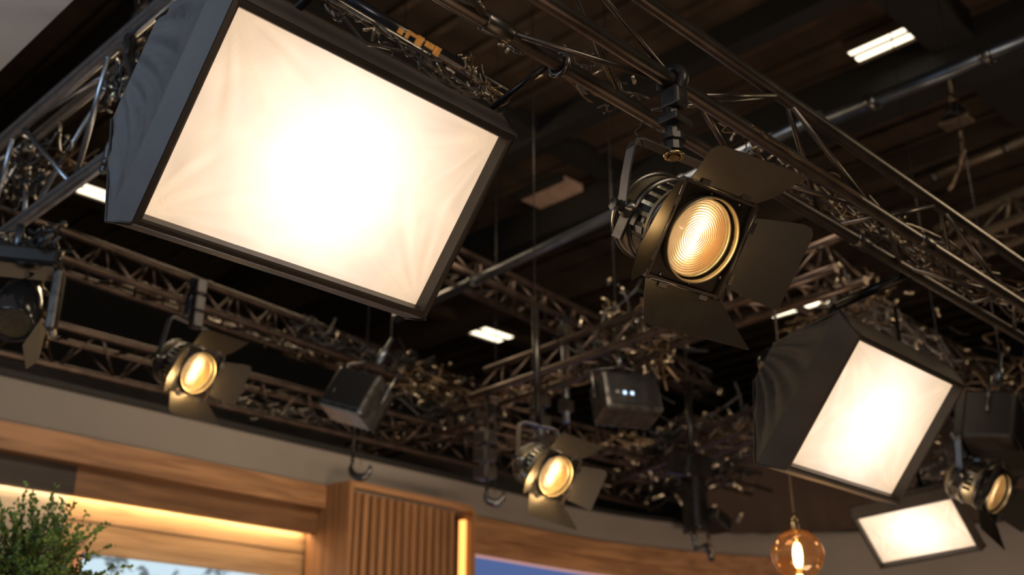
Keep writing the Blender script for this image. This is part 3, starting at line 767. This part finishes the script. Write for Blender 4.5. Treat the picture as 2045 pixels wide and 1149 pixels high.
SB3 = frame_from(Vector((6.540, 3.027, 2.640)), Vector((0.048, -0.996, 0.079)), Vector((-0.706, -0.090, -0.703)))
t = softbox(SB3, 0.30, 0.18, 'smallest softbox, at the lower right below the middle one', back=(0.16, 0.10, 0.30), fab=FABRIC2, scale=0.8, seed=8, bandw=0.03)
hanger(t, SB3 @ Vector((0, 0.02, -0.30)), SB3 @ Vector((0, 0.02, -0.30)) + Vector((0, 0, 1.3)), 0.014)

# ================================================================== BARN DOOR SPOTLIGHTS
LEAFS = {  # hinge direction, along, opening angle, outline (along, out) in metres
 'top': ((0, -1), (1, 0), 30, [(-0.12, 0.004), (-0.139, 0.095), (-0.132, 0.114), (-0.112, 0.122), (0.194, 0.137), (0.153, 0.036), (0.123, 0.004)]),
 'right': ((1, 0), (0, 1), 40, [(-0.103, 0.006), (-0.126, 0.088), (-0.136, 0.130), (-0.134, 0.152), (-0.118, 0.163), (0.096, 0.158), (0.104, 0.150), (0.10, 0.006)]),
 'bottom': ((0, 1), (1, 0), 30, [(-0.132, 0.004), (-0.136, 0.100), (-0.128, 0.118), (-0.107, 0.124), (0.265, 0.115), (0.147, 0.004)]),
 'left': ((-1, 0), (0, 1), 34, [(-0.128, 0.004), (-0.118, 0.050), (-0.06, 0.105), (0.067, 0.152), (0.120, 0.128), (0.152, 0.095), (0.126, 0.004)])}
YOKE = mat('painted_yoke_steel', (0.16, 0.16, 0.165), 0.38, 0.85)
GROUND = mat('ground_amber_glass', (0.36, 0.20, 0.07), 0.35, emis=(1.0, 0.5, 0.15), estr=0.10)
def spotlight(M, label, scale=1.0, power=9, clamp_top=None, yoke=True, yoke_mat=YOKE):
    """local frame: x right, y down, z out of the lens; the lens rim lies at z = 0"""
    t = thing('barn_door_spotlight', label, 'spotlight', M)
    h = 0.133
    # square front plate with a round opening
    mb = MB(); n = 48; ro, ri = h, 0.112
    def sq(a, w):
        c, s_ = math.cos(a), math.sin(a); k = w / max(abs(c), abs(s_)); 
        return Vector((c * k, s_ * k, 0))
    L = [[], [], [], []]
    for k in range(n):
        a = 2 * math.pi * k / n + math.pi / 4
        L[0].append(Vector((ri * math.cos(a), ri * math.sin(a), -0.012)))
        L[1].append(Vector((ri * math.cos(a), ri * math.sin(a), 0.0)))
        L[2].append(sq(a, h)); L[3].append(sq(a, h) + Vector((0, 0, -0.012)))
    mb.loops(L + [L[0]]); mb.build('front_plate', BLACK, t)
    # raised rim of the gel frame with small screws
    mb = MB()
    for sx in (-1, 1): mb.box((sx * h, 0, 0.004), (0.010, 2*h, 0.022)); mb.box((0, sx * h, 0.004), (2*h, 0.010, 0.022))
    mb.build('gel_frame', LIP, t)
    mb = MB()
    for k in range(8):
        a = math.pi / 4 * k + 0.2
        rr = 0.127 if k % 2 == 0 else 0.145
        p = sq(a, 0.121); mb.lathe([(0, 0.005), (0.004, 0.005), (0.005, 0)], Matrix.Translation(p), n=8)
    mb.build('screws', STEEL, t)
    # round rims and the stepped lens
    mb = MB(); mb.lathe([(0.113, 0.004), (0.113, 0.017), (0.116, 0.020), (0.119, 0.017), (0.119, 0.0), (0.113, 0.0)], n=64); mb.build('outer_rim', BRASS, t)
    mb = MB(); mb.lathe([(0.104, -0.008), (0.107, -0.003), (0.110, -0.008), (0.107, -0.034), (0.104, -0.034)], n=64); mb.build('lens_ring', BRASS, t)
    prof = []; R = 0.1045; N = 15
    for k in range(N):
        r0 = R * (k / N); r1 = R * ((k + 1) / N)
        z0 = -0.013; dz = 0.0030 + 0.0070 * (k / N)
        if k == 0: prof += [(0, z0), (r1 * 0.6, z0 - 0.0003), (r1, z0 - 0.001)]
        else: prof += [(r0 + 0.0003, z0 + 0.0003), (r0 * 0.55 + r1 * 0.45, z0 - dz * 0.30), (r1, z0 - dz)]
    prof += [(R, -0.029), (0, -0.029)]
    mb = MB(); mb.lathe(prof, n=96, smooth=False); mb.b.faces.ensure_lookup_table()
    for i_, (pa, pb) in enumerate(zip(prof, prof[1:])):
        if pa[1] < pb[1] - 0.001 and abs(pa[0] - pb[0]) < 0.001:          # the steep riser of each step is ground glass
            for f in mb.b.faces[i_ * 96:(i_ + 1) * 96]: f.material_index = 1
    mb.build('stepped_lens', [LENSGLASS, GROUND], t)
    # bulb and reflector inside
    mb = MB(); mb.lathe([(0.0, -0.048), (0.030, -0.054), (0.043, -0.085), (0.030, -0.116), (0.0, -0.125)], Matrix.Translation((-0.024, -0.006, 0)), n=20); mb.build('halogen_bulb', BULBGLOW, t)
    mb = MB(); mb.lathe([(0.100, -0.036), (0.098, -0.08), (0.085, -0.12), (0.062, -0.15), (0.03, -0.165), (0.0, -0.17)], n=40); mb.build('reflector', MIRROR, t)
    # housing: front drum, waist band, rear drum with fins
    mb = MB(); mb.lathe([(0.108, -0.012), (0.122, -0.014), (0.124, -0.05), (0.121, -0.052)], n=56); mb.build('front_drum', BLACK, t)
    mb = MB(); mb.lathe([(0.119, -0.045), (0.119, -0.150), (0.126, -0.152), (0.126, -0.165), (0.119, -0.167), (0.117, -0.235), (0.110, -0.255), (0.09, -0.272), (0.0, -0.28)], n=64); mb.build('housing', BRASS, t)
    for zz in (-0.07, -0.158, -0.225):
        mb = MB(); mb.lathe([(0.118, zz), (0.129, zz + 0.002), (0.129, zz + 0.014), (0.118, zz + 0.016)], n=56); mb.build('housing_band', DSTEEL, t)
    mb = MB()
    for k in range(9):
        a = R_(100 + k * 14); 
        Mx = Matrix.Rotation(a, 4, 'Z')
        mb.box(Mx @ Vector((0.120, 0, -0.115)), (0.006, 0.018, 0.045), Mx)
    mb.build('vent_slots', GLOSSBLACK, t)
    # hinges and four barn doors
    for key, (hd, al, th, poly) in LEAFS.items():
        hd3 = Vector((hd[0], -hd[1], 0)); al3 = Vector((al[0], -al[1], 0)); w = hd3 * math.cos(R_(th)) + Vector((0, 0, 1)) * math.sin(R_(th))
        o0 = hd3 * (h + 0.004) + Vector((0, 0, 0.012))
        pts = [o0 + al3 * a + w * b for a, b in poly]
        mb = MB(); mb.plate(pts, 0.0022, al3.cross(w).normalized()); q = mb.build('barn_door', DOOR, t)
        mb = MB(); mb.tube([o0 - al3 * 0.115, o0 + al3 * 0.115], 0.0042, 8)
        for s_ in (-0.075, 0.075):
            mb.box(o0 + al3 * s_ + w * 0.008, (0.03 if al[0] else 0.012, 0.012 if al[0] else 0.03, 0.012))
        mb.build('hinge', DSTEEL, q)
    # side pivots, knob, locking plate
    piv = Vector((0, 0.0, -0.165)); yw_ = 0.152
    for sx in (-1, 1):
        Mx = Matrix.Translation(piv + Vector((sx * 0.118, 0, 0))) @ Matrix.Rotation(R_(90 * sx), 4, 'Y')
        mb = MB(); mb.lathe([(0.026, 0), (0.026, 0.022), (0.014, 0.026), (0.014, 0.034), (0, 0.034)], Mx, n=20); mb.build('pivot', DSTEEL, t)
        Mk = Matrix.Translation(piv + Vector((sx * (yw_ + 0.004), 0, 0))) @ Matrix.Rotation(R_(90 * sx), 4, 'Y')
        mb = MB(); mb.lathe([(0.016, 0), (0.018, 0.006), (0.013, 0.014), (0.018, 0.020), (0.017, 0.030), (0.0, 0.034)], Mk, n=8, smooth=False); mb.build('knob', GLOSSBLACK, t)
    mb = MB(); mb.box(piv + Vector((-0.128, -0.035, 0)), (0.008, 0.10, 0.045), bev=0.003); mb.box(piv + Vector((-0.128, -0.01, 0.04)), (0.006, 0.05, 0.022), bev=0.002); mb.build('locking_plate', DSTEEL, t)
    if clamp_top is not None:
        # yoke: flat bar, straight up from both pivots, bent over to meet under the clamp
        Pl = M @ (piv + Vector((-yw_, 0, 0))); Pr = M @ (piv + Vector((yw_, 0, 0)))
        ct = Vector(clamp_top); zt = ct.z
        ax = (Pr - Pl); ax.z = 0; ax.normalize(); nn = ax.cross(Vector((0, 0, 1)))
        tl = ct - ax * 0.158; tr = ct + ax * 0.158
        path = [Pl, Pl.lerp(tl, 0.45), tl - Vector((0, 0, 0.035)), tl + Vector((0, 0, -0.010)) + ax * 0.010, tl + ax * 0.035, ct, tr - ax * 0.035, tr + Vector((0, 0, -0.010)) - ax * 0.010, tr - Vector((0, 0, 0.035)), Pr.lerp(tr, 0.45), Pr]
        mb = MB(); L = []
        w2, t2 = 0.0165, 0.0030
        for i, p in enumerate(path):
            d = (path[min(i+1, len(path)-1)] - path[max(i-1, 0)]).normalized()
            on = d.cross(nn).normalized()
            L.append([p + nn * w2 + on * t2, p - nn * w2 + on * t2, p - nn * w2 - on * t2, p + nn * w2 - on * t2])
        mb.loops(L); mb.build('yoke', yoke_mat, t, world=True)
    return t
FM = Matrix(((0.99, 0.084, -0.113), (-0.141, 0.602, -0.786), (-0.002, -0.794, -0.608))).to_4x4(); FM.translation = Vector((2.222, 1.510, 2.705))
def ortho(M):
    z = M.col[2].xyz.normalized(); x = M.col[0].xyz; x = (x - z * x.dot(z)).normalized(); y = z.cross(x)
    o = Matrix((x, y, z)).transposed().to_4x4(); o.translation = M.translation; return o
FM = ortho(FM)
t = spotlight(FM, 'large sharp barn door spotlight hanging from the main truss, right of centre', clamp_top=(2.235, 1.590, 2.995))
# C clamp chain between yoke and truss
CLAMPM = mat('worn_black_clamp', (0.022, 0.021, 0.021), 0.38, 0.3, noise=0.4, nscale=30, rvar=0.12)
def clamp(top, bot, r_tube, label=None, parent=None, s=1.0):
    top, bot = Vector(top), Vector(bot); L = (top - bot).length; d = (top - bot).normalized()
    mb = MB()
    ring = [top + Vector((0, math.cos(R_(a)), math.sin(R_(a)))) * (r_tube + 0.011 * s) for a in range(-60, 250, 20)]
    mb.tube(ring, 0.013 * s, 8)
    mb.box(top + Vector((0, 0, -(r_tube + 0.028 * s))), (0.046 * s, 0.052 * s, 0.05 * s), bev=0.008 * s)
    mb.build('truss_clamp', CLAMPM, parent, world=True)
    mb = MB(); z0 = top.z - r_tube - 0.05 * s; h = z0 - bot.z
    prof = [(0.0, 0), (0.021, 0), (0.021, 0.2), (0.028, 0.22), (0.028, 0.36), (0.017, 0.40), (0.017, 0.55), (0.026, 0.58), (0.026, 0.80), (0.020, 0.84), (0.020, 1.0), (0, 1.0)]
    mb.lathe([(r * s, zz * h) for r, zz in prof], Matrix.Translation((bot.x, bot.y, bot.z)), n=10, smooth=False)
    mb.box((bot.x, bot.y - 0.01, bot.z + h * 0.68), (0.06 * s, 0.05 * s, h * 0.18), bev=0.005)
    mb.build('clamp_body', CLAMPM, parent, world=True)
    mb = MB(); mb.tube([Vector((bot.x + 0.024 * math.cos(a), bot.y + 0.024 * math.sin(a), bot.z - 0.012)) for a in [R_(k * 30) for k in range(12)]], 0.006, 6, closed=True)
    mb.lathe([(0, -0.02), (0.016, -0.02), (0.016, 0.01), (0, 0.01)], Matrix.Translation(bot), n=6, smooth=False)
    mb.build('wing_nut', CABLE_GOLD, parent, world=True)
clamp((2.235, 1.574, 3.222), (2.235, 1.585, 3.0), 0.0235, parent=t, s=1.3)

def aim_like(px, py, d, roll=0.0, yaw=0.0, pitch=0.0):
    """the same lamp at another place on the rig, turned a few degrees"""
    c = atd(px, py, d)
    base = FM.to_3x3()
    # carry the pose round by the change of viewing direction so the lamps stay aimed alike at the stage
    a = ray(1391, 475).normalized(); b = ray(px, py).normalized()
    q = a.rotation_difference(b).to_matrix()
    Rm = Matrix.Rotation(R_(yaw), 3, 'Z') @ q @ base
    M = Rm.to_4x4(); M.translation = c; return M
M2 = aim_like(393, 744, 6.1)
t2 = spotlight(M2, 'barn door spotlight hanging at the left above the grey wall', clamp_top=tuple(M2.translation + Vector((-0.02, 0.10, 0.31))))
cb = M2.translation + Vector((-0.02, 0.10, 0.31)); mb = MB(); mb.tube([cb, cb + Vector((0, 0.02, 0.28))], 0.018, 10); mb.box(cb + Vector((0, 0, 0.10)), (0.07, 0.07, 0.12), bev=0.01); mb.build('clamp_body', BLUETUBE, t2, world=True)
M3 = aim_like(1107, 950, 6.2)
t3 = spotlight(M3, 'barn door spotlight hanging lowest, right of the slatted box', clamp_top=tuple(M3.translation + Vector((0.0, 0.12, 0.31))))
cb = M3.translation + Vector((0.0, 0.12, 0.31)); mb = MB(); mb.tube([cb, cb + Vector((0, 0.02, 0.75))], 0.022, 10); mb.tube([cb + Vector((0, 0.02, 0.7)), Vector((cb.x, cb.y + 0.02, CZ))], 0.003, 6); mb.build('clamp_body', BLACK, t3, world=True)
M4 = aim_like(1990, 985, 6.2, yaw=26)
t4 = spotlight(M4, 'barn door spotlight at the right edge, only a sliver of its lens in view', clamp_top=tuple(M4.translation + Vector((0.0, 0.12, 0.33))))

# lamps' own light
for M_, pw in ((FM, 0.8), (M2, 4), (M3, 4)):
    l = bpy.data.lights.new('spotlight_beam', 'POINT'); l.energy = pw; l.color = (1.0, 0.60, 0.22); l.shadow_soft_size = 0.03
    o = bpy.data.objects.new('spotlight_beam', l); COL.objects.link(o)
    o.matrix_world = M_ @ Matrix.Translation((0, 0.0 if pw < 2 else -0.07, 0.05))

# ================================================================== OTHER FIXTURES
def panel_light(c, yaw, tilt, size, label, glint_bits=True, cells=3, roll=0):
    HM = DSTEEL if glint_bits else LIP
    M = Matrix.Translation(c) @ Matrix.Rotation(R_(yaw), 4, 'Z') @ Matrix.Rotation(R_(tilt), 4, 'X') @ Matrix.Rotation(R_(roll), 4, 'Y')
    t = thing('box_floodlight', label, 'floodlight', M)
    w, d, h = size
    mb = MB(); mb.box((0, 0, 0), (w, d, h), bev=0.02); mb.build('housing', HM, t)
    mb = MB()
    for k in range(7): mb.box((-w/2 + (k + 0.5) * w / 7, d/2 + 0.015, 0), (0.012, 0.05, h * 0.9))
    mb.build('cooling_fins', BLACK, t)
    mb = MB(); mb.box((0, -d/2 - 0.004, 0), (w * 0.86, 0.012, h * 0.82), bev=0.004); g = mb.build('front_glass', GLOSSBLACK, t)
    if glint_bits:
        for k in range(cells):
            mb = MB(); mb.box((-w * 0.3 + k * w * 0.13, -d/2 - 0.012, -h * 0.12), (w * 0.05, 0.006, h * 0.08)); mb.build('glint_cell', BLUEGLINT if k != 0 else STEEL, g)  # glowing bits stand in for cool reflections on the front glass
    mb = MB(); mb.tube([(-w/2 - 0.02, 0, 0), (-w/2 - 0.02, 0, h * 0.75), (0, 0, h * 0.95), (w/2 + 0.02, 0, h * 0.75), (w/2 + 0.02, 0, 0)], 0.011, 8); mb.build('yoke', DSTEEL, t)
    mb = MB(); mb.lathe([(0, h * 0.9), (0.025, h * 0.9), (0.025, h * 1.25), (0.012, h * 1.3), (0.012, h * 1.6), (0, h * 1.6)], n=10); mb.build('hanging_clamp', BLUETUBE, t)
    top = M @ Vector((0, 0, h * 1.55)); mb = MB(); mb.tube([top, Vector((top.x, top.y, CZ))], 0.004, 8); mb.build('drop_rod', RUBBER, t, world=True)
    return t
panel_light(atd(712, 796, 7.0), -64, -18, (0.34, 0.22, 0.30), 'silvery box floodlight hanging below the big softbox, above the black hook', glint_bits=True, cells=1, roll=20)
panel_light(atd(1250, 800, 7.3), -28, -16, (0.40, 0.26, 0.28), 'dark box floodlight with cool reflections, between the lower spotlight and middle softbox')
panel_light(atd(1985, 850, 6.4), 10, 10, (0.32, 0.28, 0.30), 'bulky dark floodlight at the right edge above the smallest softbox', glint_bits=False, roll=15)
panel_light(atd(1945, 960, 6.8), 30, -20, (0.22, 0.2, 0.2), 'small dark floodlight just left of the sliver of lens at the right edge', glint_bits=False, roll=-20)

# moving light at the left edge
M = Matrix.Translation(atd(36, 615, 4.9)) @ Matrix.Rotation(R_(-30), 4, 'Z')
t = thing('moving_head_light', 'black moving light hanging at the left edge of the picture', 'stage light', M)
mb = MB(); mb.box((0, 0, 0.22), (0.30, 0.22, 0.09), bev=0.02); mb.build('base', GLOSSBLACK, t)
for sx in (-1, 1):
    mb = MB(); mb.box((sx * 0.15, 0, 0.04), (0.045, 0.11, 0.30), bev=0.016); mb.build('arm', DSTEEL, t)
Mh = Matrix.Rotation(R_(-35), 4, 'X')
mb = MB(); mb.lathe([(0, 0.15), (0.05, 0.145), (0.085, 0.11), (0.10, 0.03), (0.105, -0.06), (0.095, -0.13), (0.09, -0.135), (0.085, -0.12), (0, -0.115)], Mh, n=28); h_ = mb.build('head', GLOSSBLACK, t)
mb = MB(); mb.lathe([(0, -0.122), (0.05, -0.128), (0.082, -0.120)], Mh, n=28); mb.build('lens', STEEL, h_)
mb = MB(); mb.tube([(-0.05, 0, 0.26), (-0.05, 0, 0.40)], 0.02, 8); mb.tube([(0.05, 0, 0.26), (0.05, 0, 0.40)], 0.02, 8); mb.build('hanging_clamp', BLUETUBE, t)
# flap hanging by it
mb = MB(); mb.plate([atd(45, 690, 4.6), atd(80, 640, 4.7), (atd(92, 660, 4.7)), atd(76, 722, 4.6), atd(52, 738, 4.55)], 0.004)
q = mb.build('gel_flap', mat('brown_gel_flap', (0.13, 0.085, 0.04), 0.5), t, world=True); q['label'] = 'brown metal flap'

# orange tag plates on the bar behind the big softbox
bar0, bar1 = atd(600, -60, 3.75), atd(1010, 185, 3.95)
t = pipe('wiring_bar', bar0, bar1, 0.022, GLOSSBLACK, 'black wiring bar behind the top edge of the big softbox, with orange labels', 'bar', 0)
ORG = mat('orange_label', (0.85, 0.36, 0.07), 0.5, noise=0.3, nscale=40, emis=(0.9, 0.36, 0.06), estr=0.0)
dd = (bar1 - bar0).normalized(); up3 = -FWD.cross(dd).normalized()
def on_bar(px, py, w, h, sh=0):
    # label stuck on the face of the bar that looks to the floor and the camera side
    c = atd(px, py, 3.80)
    k = (c - bar0).dot(dd); c0 = bar0 + dd * k
    nrm = (CAM - c0); nrm = (nrm - dd * nrm.dot(dd)).normalized(); sd = dd.cross(nrm)
    c0 = c0 + nrm * 0.024 + sd * sh
    mb = MB(); mb.plate([c0 - dd*w/2 - sd*h/2, c0 + dd*w/2 - sd*h/2, c0 + dd*w/2 + sd*h/2, c0 - dd*w/2 + sd*h/2], 0.003, nrm)
    q = mb.build('label_plate', ORG, t, world=True); q['label'] = 'small orange label'
on_bar(788, 86, 0.022, 0.020, 0.004); on_bar(803, 92, 0.014, 0.030); on_bar(812, 98, 0.03, 0.012, -0.008)
on_bar(828, 103, 0.026, 0.034); on_bar(848, 114, 0.034, 0.020, -0.005); on_bar(864, 124, 0.024, 0.032)
area('bar_light', (0.6, 0.2, 2.0), (1.7, 2.6, 3.7), 0.3, 0.3, (1.0, 0.7, 0.45), 6)  # area light aimed at the bar and its labels

# hooks
def hook(c, r, label, a0=150, a1=385, stem=0.12):
    c = Vector(c); t = thing('hanging_hook', label, 'hook', c)
    px = RIGHT; pz = Vector((0, 0, 1))
    pts = [c + px * r * math.cos(R_(a)) + pz * r * math.sin(R_(a)) for a in range(a0, a1, 15)]
    n_ = len(pts)
    mb = MB(); mb.tube(pts, [0.008 + 0.022 * math.sin(math.pi * k / (n_ - 1)) for k in range(n_)], 10); mb.build('hook', GLOSSBLACK, t, world=True)
    mb = MB(); mb.tube([pts[0], pts[0] + Vector((0, 0, stem))], 0.012, 8); mb.build('shank', BLACK, t, world=True)
    mb = MB(); mb.tube([c + Vector((0, 0, r * 0.2)), Vector((c.x, c.y, CZ))], 0.0025, 6); mb.build('safety_wire', RUBBER, t, world=True)
hook(atd(720, 935, 7.9), 0.07, 'black hook hanging over the left end of the slatted box', stem=0.62)
hook(atd(988, 988, 7.9), 0.065, 'black hook hanging right of the slatted box', stem=0.75)
# black bracket cluster at the left end of the drape
c = atd(1388, 1010, 8.6)
t = thing('rigging_bracket', 'black bracket cluster hanging at the left end of the dark drape', 'bracket', c)
mb = MB(); mb.tube([c + Vector((0, 0, 0.2)), c + Vector((0, 0, 1.0))], 0.03, 8); mb.tube([c + Vector((0, 0, 1.0)), Vector((c.x, c.y, CZ))], 0.004, 8); mb.box(c + Vector((0, 0, 0.05)), (0.16, 0.16, 0.5), bev=0.03); mb.box(c + Vector((0.10, -0.1, -0.12)), (0.22, 0.2, 0.12), Matrix.Rotation(0.4, 4, 'Y'), bev=0.02); mb.box(c + Vector((-0.02, 0.02, 0.32)), (0.3, 0.24, 0.2), Matrix.Rotation(0.3, 4, 'X'), bev=0.03); mb.build('bracket_body', BLACK, t, world=True)
mb = MB(); mb.tube([c + Vector((-0.05, 0, -0.2)), c + Vector((-0.02, 0, -0.34)), c + Vector((0.05, -0.04, -0.30)), c + Vector((0.10, -0.06, -0.42))], 0.022, 8); mb.build('arm', GLOSSBLACK, t, world=True)
mb = MB(); mb.tube([c + Vector((0.06, -0.06, -0.22)), c + Vector((0.10, -0.07, -0.40))], 0.014, 8); mb.build('pin', CABLE_TAN, t, world=True)

# hanging ceiling lamp far right
c = onz(1910, 245, 6.1)
t = thing('hanging_ceiling_lamp', 'unlit work lamp hanging on a rod from the ceiling, upper right', 'lamp', c)
mb = MB(); mb.lathe([(0, 0.22), (0.03, 0.22), (0.045, 0.16), (0.10, 0.07), (0.125, 0.03), (0.115, 0.02), (0.0, 0.05)], n=20); mb.build('shade', BLACK, t)
mb = MB(); mb.box((0, 0, 0.0), (0.16, 0.24, 0.03), bev=0.01); mb.build('rim', CONDUIT, t)
mb = MB(); mb.lathe([(0.02, 0.2), (0.03, 0.16), (0.045, 0.14), (0.03, 0.26), (0, 0.27)], n=12); mb.build('collar', CABLE_TAN, t)
mb = MB(); mb.tube([(0, 0, 0.25), (0.0, 0, 0.55), (0.02, 0.03, 0.88)], 0.012, 8); mb.build('rod', CONDUIT, t)

# amber pendant bulb
c = atd(1593, 1108, 5.4)
t = thing('pendant_bulb', 'amber glass globe pendant with a glowing filament, lower right', 'pendant lamp', c)
rg = 0.128
prof = [(0.02, rg * 0.93)] + [(rg * math.cos(R_(a)), rg * 0.95 * math.sin(R_(a))) for a in range(75, -90, -8)] + [(0, -rg * 0.95)]
mb = MB(); mb.lathe(prof, n=48); mb.build('glass_globe', AMBERGLASS, t)
mb = MB(); mb.lathe([(0, 0.058), (0.012, 0.055), (0.020, 0.035), (0.024, 0.0), (0.021, -0.04), (0.013, -0.062), (0, -0.065)], n=20); mb.build('filament', FILAMENT, t)
mb = MB(); mb.lathe([(0, 0.19), (0.012, 0.19), (0.018, 0.16), (0.020, 0.12), (0.014, 0.10), (0.012, 0.06), (0, 0.06)], n=16); mb.build('bulb_holder', CABLE_GOLD, t)
mb = MB(); mb.lathe([(0, -0.065), (0.010, -0.065), (0.014, -0.09), (0.012, -0.122), (0, -0.122)], n=16); mb.build('filament_support', mat('lit_support', (0.6, 0.35, 0.12), 0.4, emis=(1, 0.45, 0.1), estr=0.9), t)  # filament's light put into the support as its own glow
mb = MB(); mb.tube([(0, 0, 0.18), (-0.01, 0, 0.5), (0.005, 0, 0.9), (0, 0, 1.6)], 0.0065, 8); mb.build('cord', mat('braided_cord', (0.05, 0.03, 0.02), 0.7), t)
l = bpy.data.lights.new('pendant_glow', 'POINT'); l.energy = 5; l.color = (1.0, 0.55, 0.2); l.shadow_soft_size = 0.03
o = bpy.data.objects.new('pendant_glow', l); COL.objects.link(o); o.location = c + Vector((0, 0, -0.2))

# ================================================================== PLANT
c = atd(60, 1150, 4.6)
t = thing('potted_tree', 'bushy green plant in front of the wall screen, lower left corner', 'plant', Vector((c.x, c.y, 0)))
mb = MB(); mb.lathe([(0, 0), (0.20, 0), (0.26, 0.45), (0.27, 0.5), (0.24, 0.5), (0.23, 0.44), (0, 0.44)], n=32); mb.build('pot', POT, t)
mb = MB(); mb.tube([(0, 0, 0.42), (0.03, 0.02, 1.0), (-0.02, 0, 1.6), (0, 0, c.z - 0.05)], [0.03, 0.026, 0.022, 0.016], 10); mb.build('trunk', BARK, t)
rng = random.Random(11)
lf = MB(); st = MB()
for k in range(260):
    az_ = rng.uniform(0, 2 * math.pi); el = rng.uniform(0.12, 1.5); Ls = rng.uniform(0.20, 0.42)
    d = Vector((math.cos(az_) * math.cos(el), math.sin(az_) * math.cos(el), math.sin(el)))
    base = Vector((rng.uniform(-.10, .10), rng.uniform(-.10, .10), c.z + rng.uniform(-0.25, -0.02)))
    pts = []
    for q in range(7):
        u = q / 6; p = base + d * Ls * u; p.z -= 0.14 * u * u * (1.2 - math.sin(el)); pts.append(p + Vector((rng.uniform(-1, 1), rng.uniform(-1, 1), rng.uniform(-1, 1))) * 0.006)
    st.tube(pts, [0.004 - 0.0004 * q for q in range(7)], 4, cap=False)
    for q in range(30):
        u = 0.15 + 0.85 * q / 23; f_ = u * 6; i = min(5, int(f_)); p = pts[i].lerp(pts[i+1], f_ - i)
        e = Vector((rng.uniform(-1, 1), rng.uniform(-1, 1), rng.uniform(-.4, 1))).normalized()
        e = (e + d * 0.7).normalized(); s_ = e.orthogonal().normalized(); s_.rotate(Matrix.Rotation(rng.uniform(0, 6), 3, e))
        l_ = rng.uniform(0.016, 0.030); w_ = l_ * 0.42; nn = e.cross(s_) * 0.003
        v = [p, p + e * l_ * .5 + s_ * w_ + nn, p + e * l_, p + e * l_ * .5 - s_ * w_ + nn]
        lf.quad(v)
lf.build('foliage', LEAF, t); st.build('stems', BARK, t)
